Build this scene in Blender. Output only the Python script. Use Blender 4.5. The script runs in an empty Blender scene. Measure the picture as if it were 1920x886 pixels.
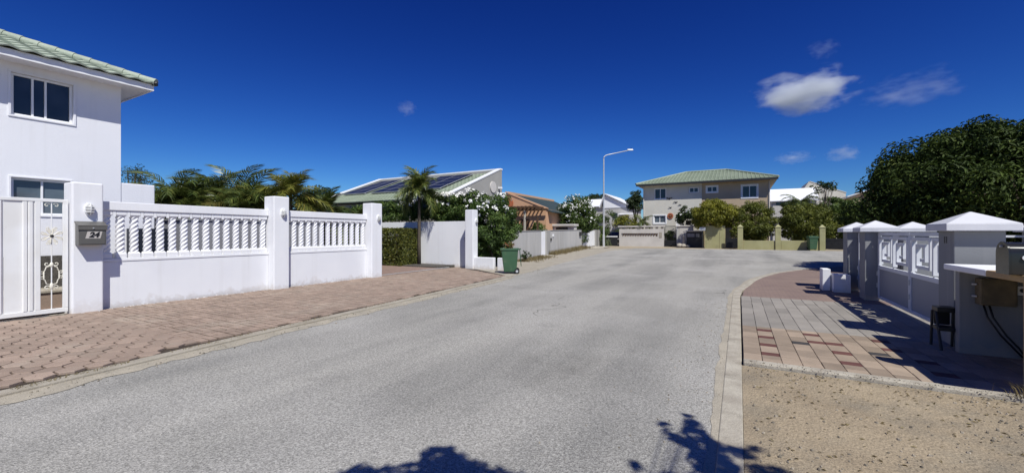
import bpy, bmesh, math, random
import numpy as np
from mathutils import Matrix, Vector
R = math.radians
rng = np.random.default_rng(7)
rnd = random.Random(11)
C = bpy.context.scene.collection
sc = bpy.context.scene

# ---------------------------------------------------------------- camera, sky, sun, exposure
YAW, EYE, FPX = R(28.8), 1.6, 773.0
cam = bpy.data.objects.new('camera', bpy.data.cameras.new('camera'))
C.objects.link(cam)
cam.location = (0, 0, EYE)
cam.rotation_euler = (R(90), 0, YAW)
cam.data.sensor_width = 36
cam.data.lens = 36 * FPX / 1920
cam.data.shift_y = -6 / 1920
cam.data.clip_start = 0.05
cam.data.clip_end = 6000
sc.camera = cam
SUN_EL = R(53.5)
SUN_DIR = Vector((0.755, -0.655, 0)).normalized()          # horizontal direction towards the sun
w = bpy.data.worlds.new('World'); sc.world = w; w.use_nodes = True
nt = w.node_tree
bg = nt.nodes['Background']
sky = nt.nodes.new('ShaderNodeTexSky'); sky.sky_type = 'NISHITA'
sky.sun_disc = False
sky.sun_elevation = SUN_EL
sky.sun_rotation = math.atan2(SUN_DIR.x, SUN_DIR.y)
sky.altitude = 0; sky.air_density = 1.0; sky.dust_density = 0.15; sky.ozone_density = 4.0
sep = nt.nodes.new('ShaderNodeSeparateColor'); com = nt.nodes.new('ShaderNodeCombineColor')
nt.links.new(sky.outputs[0], sep.inputs[0])
for ch, (pw_, kk) in enumerate(((2.25, .042), (1.95, .092), (1.446, .346))):     # deep trade-wind blue: per-channel contrast of the whole dome
    p_ = nt.nodes.new('ShaderNodeMath'); p_.operation = 'POWER'; p_.inputs[1].default_value = pw_
    k_ = nt.nodes.new('ShaderNodeMath'); k_.operation = 'MULTIPLY'; k_.inputs[1].default_value = kk
    nt.links.new(sep.outputs[ch], p_.inputs[0]); nt.links.new(p_.outputs[0], k_.inputs[0]); nt.links.new(k_.outputs[0], com.inputs[ch])
nt.links.new(com.outputs[0], bg.inputs[0])
bg.inputs[1].default_value = 0.1
sl = bpy.data.lights.new('sun', 'SUN'); sl.energy = 4.7; sl.angle = R(0.53); sl.color = (1.0, 0.985, 0.91)
so = bpy.data.objects.new('sun', sl); C.objects.link(so)
sd = Vector((SUN_DIR.x * math.cos(SUN_EL), SUN_DIR.y * math.cos(SUN_EL), math.sin(SUN_EL)))
so.rotation_euler = sd.to_track_quat('Z', 'Y').to_euler()
so.location = (20, -20, 40)
sc.view_settings.view_transform = 'Standard'; sc.view_settings.look = 'None'
sc.view_settings.exposure = 0.15; sc.view_settings.gamma = 1.0
sc.cycles.max_bounces = 8; sc.cycles.transparent_max_bounces = 8; sc.cycles.volume_bounces = 2

# ---------------------------------------------------------------- survey helpers (bearing of a sight line -> place)
SA, CA = math.sin(YAW), math.cos(YAW)
def bearing(px):
    u = (px - 960) / FPX
    return (-SA + u * CA, CA + u * SA)
def onX(px, X):
    dx, dy = bearing(px); D = X / dx
    return D * dy, D
def onY(px, Y):
    dx, dy = bearing(px); D = Y / dy
    return D * dx, D
def hz(py, D): return EYE + D * (437 - py) / FPX
def zg(Y):
    t = min(1, max(0, (Y - 14) / 26)); return 0.25 * t * t * (3 - 2 * t)

# ---------------------------------------------------------------- materials
def new_mat(name):
    m = bpy.data.materials.new(name); m.use_nodes = True
    n = m.node_tree.nodes; l = m.node_tree.links
    return m, n, l, n['Principled BSDF']
def noise_fac(n, l, vec, scale, detail=4, lo=.35, hi=.65, rough=.55):
    t = n.new('ShaderNodeTexNoise'); t.inputs['Scale'].default_value = scale; t.inputs['Detail'].default_value = detail
    t.inputs['Roughness'].default_value = rough
    l.new(vec, t.inputs['Vector'])
    r = n.new('ShaderNodeMapRange'); r.inputs[1].default_value = lo; r.inputs[2].default_value = hi
    l.new(t.outputs['Fac'], r.inputs[0])
    return r.outputs[0], t.outputs['Fac']
def mixc(n, l, fac, a, b, mode='MIX'):
    x = n.new('ShaderNodeMix'); x.data_type = 'RGBA'; x.blend_type = mode
    for inp, v in ((x.inputs[0], fac), (x.inputs[6], a), (x.inputs[7], b)):
        if hasattr(v, 'links') or isinstance(v, bpy.types.NodeSocket): l.new(v, inp)
        elif isinstance(v, (int, float)): inp.default_value = v
        else: inp.default_value = (*v, 1)
    return x.outputs[2]
def pos_vec(n, l, stretch=None):
    g = n.new('ShaderNodeNewGeometry')
    if not stretch: return g.outputs['Position']
    v = n.new('ShaderNodeMapping'); v.inputs['Scale'].default_value = stretch
    l.new(g.outputs['Position'], v.inputs[0]); return v.outputs[0]
def bump(n, l, h, bsdf, strength, dist=.01, prev=None):
    b = n.new('ShaderNodeBump'); b.inputs['Strength'].default_value = strength; b.inputs['Distance'].default_value = dist
    l.new(h, b.inputs['Height']); l.new(b.outputs[0], bsdf.inputs['Normal'])
def mat(name, a, b=None, scale=1.5, rough=.75, bmp=.0, bscale=60, bdist=.01, vary=0., metal=0., spec=.3, grime=None, gscale=.7, glo=.55, ghi=.75, stretch=None, fleck=0., fscale=90):
    m, n, l, P = new_mat(name)
    P.inputs['Roughness'].default_value = rough; P.inputs['Metallic'].default_value = metal
    P.inputs['Specular IOR Level'].default_value = spec
    v = pos_vec(n, l, stretch)
    b = b or tuple(x * .9 for x in a)
    f, _ = noise_fac(n, l, v, scale)
    col = mixc(n, l, f, a, b)
    if grime:
        g, _ = noise_fac(n, l, v, gscale, 6, glo, ghi, .65)
        col = mixc(n, l, g, col, grime)
    if fleck:
        g, _ = noise_fac(n, l, v, fscale, 2, .3, .7)
        q = n.new('ShaderNodeMapRange'); q.inputs[3].default_value = 1 - fleck; q.inputs[4].default_value = 1 + fleck
        l.new(g, q.inputs[0])
        h = n.new('ShaderNodeHueSaturation'); l.new(col, h.inputs['Color']); l.new(q.outputs[0], h.inputs['Value']); col = h.outputs[0]
    if vary:
        oi = n.new('ShaderNodeObjectInfo'); at = n.new('ShaderNodeAttribute'); at.attribute_name = 'rnd'
        ad = n.new('ShaderNodeMath'); ad.operation = 'ADD'; l.new(oi.outputs['Random'], ad.inputs[0]); l.new(at.outputs['Fac'], ad.inputs[1])
        fr = n.new('ShaderNodeMath'); fr.operation = 'FRACT'; l.new(ad.outputs[0], fr.inputs[0])
        q = n.new('ShaderNodeMapRange'); q.inputs[3].default_value = 1 - vary; q.inputs[4].default_value = 1 + vary
        l.new(fr.outputs[0], q.inputs[0])
        h = n.new('ShaderNodeHueSaturation'); l.new(col, h.inputs['Color']); l.new(q.outputs[0], h.inputs['Value']); col = h.outputs[0]
    l.new(col, P.inputs['Base Color'])
    if bmp:
        _, h = noise_fac(n, l, v, bscale, 5)
        bump(n, l, h, P, bmp, bdist)
    return m
def leaf_mat(name, c1, c2, c3=None, trans=.3, rough=.5, spec=.35):
    m, n, l, P = new_mat(name)
    at = n.new('ShaderNodeAttribute'); at.attribute_name = 'rnd'
    r = n.new('ShaderNodeValToRGB'); e = r.color_ramp.elements
    e[0].color = (*c1, 1); e[1].color = (*c2, 1); e[1].position = .8 if c3 else 1
    if c3:
        k = e.new(1.0); k.color = (*c3, 1)
    l.new(at.outputs['Fac'], r.inputs[0]); l.new(r.outputs[0], P.inputs['Base Color'])
    P.inputs['Roughness'].default_value = rough; P.inputs['Specular IOR Level'].default_value = spec
    t = n.new('ShaderNodeBsdfTranslucent'); l.new(r.outputs[0], t.inputs[0])
    x = n.new('ShaderNodeMixShader'); x.inputs[0].default_value = trans
    l.new(P.outputs[0], x.inputs[1]); l.new(t.outputs[0], x.inputs[2]); l.new(x.outputs[0], n['Material Output'].inputs[0])
    return m

def weather(m, amount=.5, top=.22, streak=.25):
    """dirt splashed up from the ground and thin rain streaks, as wear in the paint"""
    n = m.node_tree.nodes; l = m.node_tree.links; P = n['Principled BSDF']
    src = P.inputs['Base Color'].links[0].from_socket
    g = n.new('ShaderNodeNewGeometry'); sp = n.new('ShaderNodeSeparateXYZ'); l.new(g.outputs['Position'], sp.inputs[0])
    f, _ = noise_fac(n, l, g.outputs['Position'], 5, 6, .3, .7)
    h = n.new('ShaderNodeMath'); h.operation = 'MULTIPLY'; h.inputs[1].default_value = top * 1.6; l.new(f, h.inputs[0])
    hm_ = n.new('ShaderNodeMath'); hm_.operation = 'MAXIMUM'; hm_.inputs[1].default_value = .06; l.new(h.outputs[0], hm_.inputs[0]); h = hm_
    mr = n.new('ShaderNodeMapRange'); mr.inputs[1].default_value = 0.02; mr.inputs[3].default_value = amount; mr.inputs[4].default_value = 0; l.new(sp.outputs[2], mr.inputs[0]); l.new(h.outputs[0], mr.inputs[2])
    col = mixc(n, l, mr.outputs[0], src, (.42, .34, .27))
    mp = n.new('ShaderNodeMapping'); mp.inputs['Scale'].default_value = (1, 1, .05); l.new(g.outputs['Position'], mp.inputs[0])
    s1, _ = noise_fac(n, l, mp.outputs[0], 5, 5, .54, .85)
    ml = n.new('ShaderNodeMath'); ml.operation = 'MULTIPLY'; ml.inputs[1].default_value = streak; l.new(s1, ml.inputs[0])
    col = mixc(n, l, ml.outputs[0], col, (.5, .48, .45))
    l.new(col, P.inputs['Base Color']); return m
M = {}
M['white'] = mat('white_paint', (.80, .80, .82), (.76, .76, .785), 1.2, .65, .25, 45, .008)
M['white_low'] = mat('white_wall_paint', (.80, .80, .82), (.75, .75, .78), .8, .7, .3, 30, .008)
M['house_white'] = mat('house_white_paint', (.79, .79, .82), (.75, .75, .785), .5, .7, .3, 25, .01)
M['trim_white'] = mat('trim_white', (.82, .82, .83), (.78, .78, .79), 2, .45)
M['gate_white'] = mat('gate_white_enamel', (.80, .80, .80), (.74, .73, .71), 2, .4, grime=(.5, .4, .32), gscale=5, glo=.72, ghi=.86)
M['cream'] = mat('cream_enamel', (.78, .75, .66), (.7, .66, .56), 4, .45)
M['grey_render'] = mat('grey_render', (.48, .465, .445), (.41, .4, .385), 1.2, .85, .3, 30, .01, grime=(.30, .285, .26), gscale=1.5, glo=.5, ghi=.9, stretch=(1, 1, .18))
M['grey_gable'] = mat('grey_gable_render', (.34, .33, .31), (.31, .3, .28), 1.2, .85, .3, 30, .01)
M['beige'] = mat('beige_render', (.60, .57, .50), (.55, .52, .455), .8, .85, .2, 25, .01)
M['tan'] = mat('tan_render', (.46, .36, .25), (.42, .325, .225), .8, .85, .2, 25, .01)
M['orange'] = mat('orange_render', (.58, .35, .21), (.53, .31, .19), .8, .85, .2, 25, .01)
M['olive'] = mat('olive_render', (.36, .345, .185), (.31, .295, .15), 1.0, .85, .3, 30, .01, grime=(.17, .16, .09), gscale=1.2, glo=.55, ghi=.85)
M['pale_render'] = mat('pale_render', (.56, .53, .50), (.49, .46, .43), 1, .85, .2, 30, .01)
M['grey_wall'] = mat('pillar_grey_and_shelter_shade', (.235, .24, .25), (.215, .22, .23), .8, .7, .25, 40, .006)
M['grey_gate'] = mat('grey_gate_panel', (.30, .31, .34), (.28, .29, .32), .6, .5)
M['cap_white'] = mat('white_cap_paint', (.62, .62, .65), (.56, .56, .59), 3, .6, .2, 50, .006)
M['key_white'] = mat('pale_gate_bars', (.70, .71, .74), (.64, .65, .68), 3, .45)
M['black'] = mat('black_metal', (.012, .012, .014), (.02, .02, .022), 4, .4)
M['dark'] = mat('dark_grey_plastic', (.03, .03, .033), (.022, .022, .024), 4, .45)
M['navy'] = mat('doorway_shade_navy', (.012, .016, .028), (.02, .024, .036), 2, .5)
M['mid_grey'] = mat('mid_grey_paint', (.25, .25, .27), (.22, .22, .24), 1, .7)
M['box_grey'] = mat('letterbox_grey', (.12, .115, .105), (.10, .097, .09), 3, .4, spec=.5)
M['olive_box'] = mat('meter_box_fibre', (.16, .12, .07), (.10, .08, .05), 6, .7, .2, 60)
M['bin_green'] = mat('bin_green_plastic', (.052, .115, .062), (.044, .098, .053), 3, .5, grime=(.11, .14, .09), gscale=4, glo=.58, ghi=.8)
M['bin_lid'] = mat('bin_dark_green_plastic', (.035, .085, .05), (.03, .07, .04), 3, .45)
M['rubber'] = mat('black_rubber', (.02, .02, .02), (.03, .03, .03), 5, .8)
M['steel'] = mat('galvanised_steel', (.55, .56, .57), (.48, .49, .5), 5, .45, metal=.3)
M['tile_green'] = mat('green_roof_tile', (.37, .41, .335), (.31, .35, .28), 1.0, .6, .15, 60, vary=.12, fleck=.1, fscale=30)
M['roof_green'] = mat('green_tile_roof', (.30, .34, .26), (.25, .29, .215), .6, .6, .15, 40, fleck=.12, fscale=12)
M['roof_dark'] = mat('dark_green_roof', (.045, .065, .06), (.035, .05, .05), 1, .6)
M['roof_white'] = mat('white_roof_sheet', (.8, .8, .82), (.74, .74, .76), .7, .5)
M['terracotta'] = mat('terracotta', (.45, .14, .06), (.33, .10, .05), 8, .7)
M['concrete'] = mat('concrete_edge', (.36, .325, .27), (.29, .26, .21), 2.5, .9, .5, 40, .01, grime=(.25, .21, .16), gscale=2.2, glo=.55, ghi=.85, fleck=.18, fscale=120)
M['concrete_pale'] = mat('pale_concrete_edge', (.42, .385, .32), (.32, .285, .235), 3.5, .9, .6, 30, .015, grime=(.20, .175, .14), gscale=3.0, glo=.52, ghi=.8, fleck=.22, fscale=110)
M['wood'] = mat('brown_timber', (.10, .055, .03), (.07, .04, .025), 5, .8)
M['bark'] = mat('grey_bark', (.13, .10, .075), (.075, .06, .045), 8, .9, .6, 25, .02, stretch=(1, 1, 3))
M['palm_bark'] = mat('palm_bark', (.11, .09, .07), (.06, .05, .04), 12, .9, .5, 20, .02, stretch=(1, 1, 4))
M['tan_slab'] = mat('tan_slab', (.42, .30, .16), (.34, .23, .12), 4, .8, .3, 50)
M['red'] = mat('red_flag_paint', (.45, .03, .02), None, 4, .4)
M['stone'] = mat('field_stone', (.40, .36, .30), (.28, .25, .21), 6, .9, .5, 25, .02)
M['curtain'] = mat('pale_curtain', (.55, .57, .6), (.45, .47, .5), 2, .9)
M['flower'] = mat('white_petals', (.80, .79, .76), (.72, .71, .67), 20, .6)
M['pot'] = mat('clay_pot', (.42, .17, .09), (.34, .13, .07), 5, .8)
def glass_mat(name, col, rough=.06):
    m, n, l, P = new_mat(name)
    v = pos_vec(n, l); f, _ = noise_fac(n, l, v, 1.3, 2)
    l.new(mixc(n, l, f, col, tuple(c * .6 for c in col)), P.inputs['Base Color'])
    P.inputs['Roughness'].default_value = rough; P.inputs['IOR'].default_value = 1.5
    return m
M['glass'] = glass_mat('window_glass', (.035, .045, .06))
M['glass_pale'] = glass_mat('window_glass_over_curtain', (.12, .15, .18))
M['lamp_glass'] = glass_mat('frosted_lamp_glass', (.5, .5, .48), .3)
M['car'] = mat('black_car_paint', (.012, .012, .015), (.016, .016, .02), 2, .25, spec=.5)
M['mailbox'] = mat('black_mailbox_enamel', (.018, .018, .018), (.022, .022, .022), 3, .16, spec=.4)
for k_, a_ in (('white', .4), ('white_low', .5), ('house_white', .2), ('grey_render', .5), ('olive', .5), ('grey_wall', .5), ('pale_render', .5)): weather(M[k_], a_)
# photovoltaic cells: thin pale lines of the cell grid are print on the module
def pv():
    m, n, l, P = new_mat('photovoltaic_cells')
    tc = n.new('ShaderNodeTexCoord'); br = n.new('ShaderNodeTexBrick')
    br.offset = 0; br.inputs['Scale'].default_value = 1; br.inputs['Brick Width'].default_value = .16; br.inputs['Row Height'].default_value = .16
    br.inputs['Mortar Size'].default_value = .006
    br.inputs['Color1'].default_value = (.010, .012, .028, 1); br.inputs['Color2'].default_value = (.012, .015, .034, 1); br.inputs['Mortar'].default_value = (.03, .033, .05, 1)
    l.new(tc.outputs['Object'], br.inputs['Vector']); l.new(br.outputs[0], P.inputs['Base Color'])
    P.inputs['Roughness'].default_value = .35; P.inputs['Specular IOR Level'].default_value = .3
    return m
M['pv'] = pv()
def asphalt():
    m, n, l, P = new_mat('worn_asphalt')
    v = pos_vec(n, l)
    vs = pos_vec(n, l, (.9, .12, 1))
    f, _ = noise_fac(n, l, vs, .9, 5, .40, .66)
    col = mixc(n, l, f, (.332, .318, .292), (.228, .221, .207))
    f2, _ = noise_fac(n, l, v, .35, 5, .45, .75)
    col = mixc(n, l, f2, col, (.37, .355, .332))
    # worn sandy shoulders and stains
    f3, _ = noise_fac(n, l, v, .55, 6, .63, .8, .6)
    col = mixc(n, l, f3, col, (.20, .192, .18))
    # hairline cracks, an oil-dark patch and two faint tyre-polished bands: marks on the surface itself
    ds = n.new('ShaderNodeVectorMath'); ds.operation = 'DISTANCE'; ds.inputs[1].default_value = (-1.75, 4.6, 0); l.new(pos_vec(n, l, (1, .8, 1)), ds.inputs[0])
    ds.inputs[1].default_value = (-1.85, 3.7, 0)
    wob, _ = noise_fac(n, l, v, 2.2, 5, .3, .7)
    mr = n.new('ShaderNodeMapRange'); mr.inputs[1].default_value = .75; mr.inputs[2].default_value = .1; mr.inputs[4].default_value = .6; l.new(ds.outputs['Value'], mr.inputs[0])
    mm = n.new('ShaderNodeMath'); mm.operation = 'MULTIPLY'; l.new(mr.outputs[0], mm.inputs[0]); l.new(wob, mm.inputs[1])
    col = mixc(n, l, mm.outputs[0], col, (.10, .095, .085))
    wv = n.new('ShaderNodeVectorMath'); wv.operation = 'ADD'; nz = n.new('ShaderNodeTexNoise'); nz.inputs['Scale'].default_value = 1.1; l.new(v, nz.inputs['Vector']); l.new(v, wv.inputs[0]); l.new(nz.outputs['Color'], wv.inputs[1])
    vc = n.new('ShaderNodeTexVoronoi'); vc.feature = 'DISTANCE_TO_EDGE'; vc.inputs['Scale'].default_value = .22; l.new(wv.outputs[0], vc.inputs['Vector'])
    ck = n.new('ShaderNodeMapRange'); ck.inputs[1].default_value = .0035; ck.inputs[2].default_value = .001; ck.inputs[4].default_value = .7; l.new(vc.outputs['Distance'], ck.inputs[0])
    cm, _ = noise_fac(n, l, v, .3, 3, .52, .6)
    c2 = n.new('ShaderNodeMath'); c2.operation = 'MULTIPLY'; l.new(ck.outputs[0], c2.inputs[0]); l.new(cm, c2.inputs[1])
    col = mixc(n, l, c2.outputs[0], col, (.07, .065, .06))
    # aggregate
    vo = n.new('ShaderNodeTexVoronoi'); vo.inputs['Scale'].default_value = 95; l.new(v, vo.inputs['Vector'])
    q = n.new('ShaderNodeMapRange'); q.inputs[1].default_value = .0; q.inputs[2].default_value = 1.; q.inputs[3].default_value = .68; q.inputs[4].default_value = 1.32
    cs = n.new('ShaderNodeSeparateColor'); l.new(vo.outputs['Color'], cs.inputs[0]); l.new(cs.outputs[0], q.inputs[0])
    h = n.new('ShaderNodeHueSaturation'); l.new(col, h.inputs['Color']); l.new(q.outputs[0], h.inputs['Value'])
    g, raw = noise_fac(n, l, v, 40, 4, .25, .75)
    q2 = n.new('ShaderNodeMapRange'); q2.inputs[3].default_value = .72; q2.inputs[4].default_value = 1.28; l.new(g, q2.inputs[0])
    h2 = n.new('ShaderNodeHueSaturation'); l.new(h.outputs[0], h2.inputs['Color']); l.new(q2.outputs[0], h2.inputs['Value'])
    l.new(h2.outputs[0], P.inputs['Base Color'])
    P.inputs['Roughness'].default_value = .92; P.inputs['Specular IOR Level'].default_value = .2
    bump(n, l, vo.outputs['Distance'], P, .55, .012)
    return m
M['asphalt'] = asphalt()
M['sand'] = mat('sandy_ground', (.335, .27, .185), (.262, .208, .142), 1.2, .95, .7, 35, .02, grime=(.20, .175, .135), gscale=.9, glo=.48, ghi=.7, fleck=.3, fscale=70)
M['sand_dust'] = mat('pale_sand_dust', (.37, .33, .265), (.30, .27, .22), 3, .95, .4, 60, .006, fleck=.25, fscale=110)
M['yard_grey'] = mat('grey_yard_paving', (.16, .155, .15), (.12, .118, .115), 1.5, .9, .3, 40)
M['ground'] = mat('dry_ground', (.36, .30, .22), (.29, .24, .17), .5, .95, .5, 20, .02, fleck=.2, fscale=40)
M['gravel_dark'] = mat('dark_gravel', (.10, .09, .08), (.06, .055, .05), 12, .95, .8, 40, .02, fleck=.4, fscale=60)
M['paver'] = mat('red_brown_paver', (.315, .236, .188), (.262, .196, .156), 2.2, .9, .4, 60, .006, vary=.13, grime=(.35, .285, .23), gscale=1.1, glo=.5, ghi=.75, fleck=.16, fscale=110)
M['joint'] = mat('sandy_joint', (.065, .05, .038), (.045, .035, .028), 5, .95, .4, 60)
M['pink_paver'] = mat('pink_beige_paver', (.315, .245, .185), (.255, .20, .152), 3, .9, .3, 70, .005, vary=.22, fleck=.12, fscale=120)
M['red_paver'] = mat('dark_red_paver', (.125, .055, .046), (.105, .046, .04), 5, .9, .3, 70, .005, vary=.1)
M['grey_paver'] = mat('warm_grey_paver', (.275, .25, .222), (.235, .215, .192), 2, .9, .3, 70, .005, vary=.12, fleck=.1, fscale=100)
M['char_paver'] = mat('charcoal_paver', (.055, .05, .05), (.045, .042, .042), 5, .9, .3, 70, .005)
def brick_sheet(name, c1, c2, mortar, bw, bh, rot=0):
    m, n, l, P = new_mat(name)
    v = pos_vec(n, l); mp = n.new('ShaderNodeMapping'); mp.inputs['Rotation'].default_value = (0, 0, rot); l.new(v, mp.inputs[0])
    br = n.new('ShaderNodeTexBrick'); br.inputs['Scale'].default_value = 1
    br.inputs['Brick Width'].default_value = bw; br.inputs['Row Height'].default_value = bh; br.inputs['Mortar Size'].default_value = .008
    br.inputs['Color1'].default_value = (*c1, 1); br.inputs['Color2'].default_value = (*c2, 1); br.inputs['Mortar'].default_value = (*mortar, 1)
    l.new(mp.outputs[0], br.inputs['Vector'])
    f, _ = noise_fac(n, l, v, 1.2, 5, .35, .7)
    col = mixc(n, l, f, br.outputs[0], (.26, .19, .15), 'MIX')
    l.new(mixc(n, l, .55, br.outputs[0], col), P.inputs['Base Color']); P.inputs['Roughness'].default_value = .92
    b = n.new('ShaderNodeBump'); b.inputs['Strength'].default_value = .4; b.inputs['Distance'].default_value = .01; b.invert = True
    l.new(br.outputs['Fac'], b.inputs['Height']); l.new(b.outputs[0], P.inputs['Normal'])
    return m
M['drive'] = brick_sheet('red_brown_brick_paving', (.28, .185, .15), (.22, .145, .12), (.12, .09, .07), .22, .11, .4)
M['far_apron'] = brick_sheet('mauve_brick_paving', (.215, .15, .13), (.18, .125, .11), (.12, .09, .08), .2, .1, .0)
M['leaf_mango'] = leaf_mat('mango_leaves', (.018, .034, .007), (.062, .092, .017), (.14, .165, .042), .15, .6, .15)
M['leaf_oleander'] = leaf_mat('oleander_leaves', (.045, .085, .018), (.11, .175, .038), (.2, .245, .06), .25)
M['leaf_yellow'] = leaf_mat('yellow_green_leaves', (.13, .14, .012), (.27, .26, .025), (.40, .35, .05), .2)
M['leaf_olive'] = leaf_mat('olive_green_leaves', (.075, .095, .014), (.17, .185, .025), (.28, .27, .045), .2)
M['leaf_dark'] = leaf_mat('dark_green_leaves', (.022, .04, .013), (.05, .08, .022), (.09, .12, .035), .2)
M['leaf_mid'] = leaf_mat('mid_green_leaves', (.05, .085, .018), (.11, .165, .035), (.2, .24, .06), .25)
M['leaf_hedge'] = leaf_mat('clipped_hedge_leaves', (.05, .065, .012), (.13, .14, .025), (.26, .24, .045), .2)
M['frond_dark'] = leaf_mat('palm_leaflets', (.04, .065, .014), (.11, .14, .03), (.22, .23, .06), .25, .4, .5)
M['frond_mid'] = leaf_mat('mid_palm_leaflets', (.05, .08, .015), (.14, .17, .035), (.30, .29, .08), .25, .4, .5)
M['frond_yellow'] = leaf_mat('yellow_palm_leaflets', (.07, .09, .015), (.19, .19, .035), (.33, .26, .06), .3, .4)
M['frond_brown'] = leaf_mat('old_palm_leaflets', (.07, .075, .02), (.15, .14, .035), (.25, .18, .05), .25, .5)
M['dry_grass'] = leaf_mat('dry_grass_blades', (.13, .10, .045), (.24, .19, .09), (.30, .25, .13), .3)
M['aloe'] = leaf_mat('aloe_blades', (.05, .065, .03), (.09, .11, .05), (.13, .14, .07), .1)

# ---------------------------------------------------------------- mesh building
def origin(o):
    x = Vector((0, 0, 0))
    while o is not None:
        x += Vector(o.location); o = o.parent
    return x
def tag(o, label=None, cat=None, group=None, kind=None):
    if label: o['label'] = label
    if cat: o['category'] = cat
    if group: o['group'] = group
    if kind: o['kind'] = kind
    return o
def thing(name, label, cat, loc, group=None):
    o = bpy.data.objects.new(name, None); C.objects.link(o); o.location = loc; o.empty_display_size = .2
    return tag(o, label, cat, group)
class MB:
    def __init__(s): s.v = []; s.f = []; s.r = []
    def add(s, vs, fs, r=None):
        k = len(s.v); s.v += [tuple(p) for p in vs]; s.f += [tuple(i + k for i in f) for f in fs]
        s.r += [0. if r is None else r] * len(fs); return s
    def box(s, x0, x1, y0, y1, z0, z1, r=None):
        x0, x1 = sorted((x0, x1)); y0, y1 = sorted((y0, y1)); z0, z1 = sorted((z0, z1))
        return s.add([(x0, y0, z0), (x1, y0, z0), (x1, y1, z0), (x0, y1, z0), (x0, y0, z1), (x1, y0, z1), (x1, y1, z1), (x0, y1, z1)],
                     [(3, 2, 1, 0), (4, 5, 6, 7), (0, 1, 5, 4), (1, 2, 6, 5), (2, 3, 7, 6), (3, 0, 4, 7)], r)
    def pbox(s, pl, c0, c1, a0, a1, z0, z1):
        return s.box(c0, c1, a0, a1, z0, z1) if pl == 'x' else s.box(a0, a1, c0, c1, z0, z1)
    def frustum(s, cx, cy, z0, z1, ax, ay, bx, by, dx=0, dy=0):
        return s.add([(cx - ax, cy - ay, z0), (cx + ax, cy - ay, z0), (cx + ax, cy + ay, z0), (cx - ax, cy + ay, z0),
                      (cx + dx - bx, cy + dy - by, z1), (cx + dx + bx, cy + dy - by, z1), (cx + dx + bx, cy + dy + by, z1), (cx + dx - bx, cy + dy + by, z1)],
                     [(3, 2, 1, 0), (4, 5, 6, 7), (0, 1, 5, 4), (1, 2, 6, 5), (2, 3, 7, 6), (3, 0, 4, 7)])
    def poly(s, pts, z0, z1, r=None):          # vertical prism over a plan polygon
        n = len(pts)
        vs = [(p[0], p[1], z0) for p in pts] + [(p[0], p[1], z1) for p in pts]
        fs = [tuple(range(n, 2 * n))] + [tuple(range(n - 1, -1, -1))] + [(i, (i + 1) % n, n + (i + 1) % n, n + i) for i in range(n)]
        return s.add(vs, fs, r)
    def tube(s, pts, r, n=8, r1=None, cap=True):
        pts = [Vector(p) for p in pts]; m = len(pts); vs = []; up = Vector((0, 0, 1))
        for i, p in enumerate(pts):
            d = (pts[min(i + 1, m - 1)] - pts[max(i - 1, 0)]).normalized()
            a = up if abs(d.z) < .95 else Vector((1, 0, 0))
            x = d.cross(a).normalized(); y = x.cross(d).normalized()
            rr = r if r1 is None else r + (r1 - r) * i / (m - 1)
            vs += [p + (x * math.cos(2 * math.pi * k / n) + y * math.sin(2 * math.pi * k / n)) * rr for k in range(n)]
        fs = [(i * n + k, i * n + (k + 1) % n, (i + 1) * n + (k + 1) % n, (i + 1) * n + k) for i in range(m - 1) for k in range(n)]
        if cap: fs += [tuple(range(n - 1, -1, -1)), tuple(range((m - 1) * n, m * n))]
        return s.add(vs, fs)
    def lathe(s, prof, cx, cy, n=16, f=None):
        vs = []
        for r, z in prof:
            for k in range(n):
                a = 2 * math.pi * k / n; rr = r if f is None else f(r, z, a)
                vs.append((cx + rr * math.cos(a), cy + rr * math.sin(a), z))
        m = len(prof)
        fs = [(i * n + k, i * n + (k + 1) % n, (i + 1) * n + (k + 1) % n, (i + 1) * n + k) for i in range(m - 1) for k in range(n)]
        fs += [tuple(range(n - 1, -1, -1)), tuple(range((m - 1) * n, m * n))]
        return s.add(vs, fs)
    def disc(s, c, ax, r, t, n=20):            # short cylinder about axis 'x' or 'y'
        a = Vector((1, 0, 0)) if ax == 'x' else Vector((0, 1, 0))
        return s.tube([Vector(c) - a * t / 2, Vector(c) + a * t / 2], r, n)
    def slab(s, quad, t):                      # quad of 3d points thickened along its normal
        q = [Vector(p) for p in quad]; nrm = (q[1] - q[0]).cross(q[-1] - q[0]).normalized() * t
        n = len(q)
        return s.add([p for p in q] + [p + nrm for p in q],
                     [tuple(range(n - 1, -1, -1)), tuple(range(n, 2 * n))] + [(i, (i + 1) % n, n + (i + 1) % n, n + i) for i in range(n)])
    def ribbon(s, pts, w0, w1, z, h):          # kerb: sideways offsets w0..w1 of a plan path, top at z, height h
        P = [Vector((p[0], p[1])) for p in pts]; m = len(P); vs = []
        for i, p in enumerate(P):
            d = (P[min(i + 1, m - 1)] - P[max(i - 1, 0)]).normalized(); nn = Vector((d.y, -d.x))
            zz = z + zg(p.y)
            for ww, q in ((w0, zz - h), (w0, zz), (w1, zz), (w1, zz - h)):
                vs.append((p.x + nn.x * ww, p.y + nn.y * ww, q))
        fs = [(i * 4 + k, i * 4 + k + 1, i * 4 + 5 + k, i * 4 + 4 + k) for i in range(m - 1) for k in range(3)]
        fs += [(0, 1, 2, 3), tuple(range((m - 1) * 4 + 3, (m - 1) * 4 - 1, -1))]
        return s.add(vs, fs)
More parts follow.
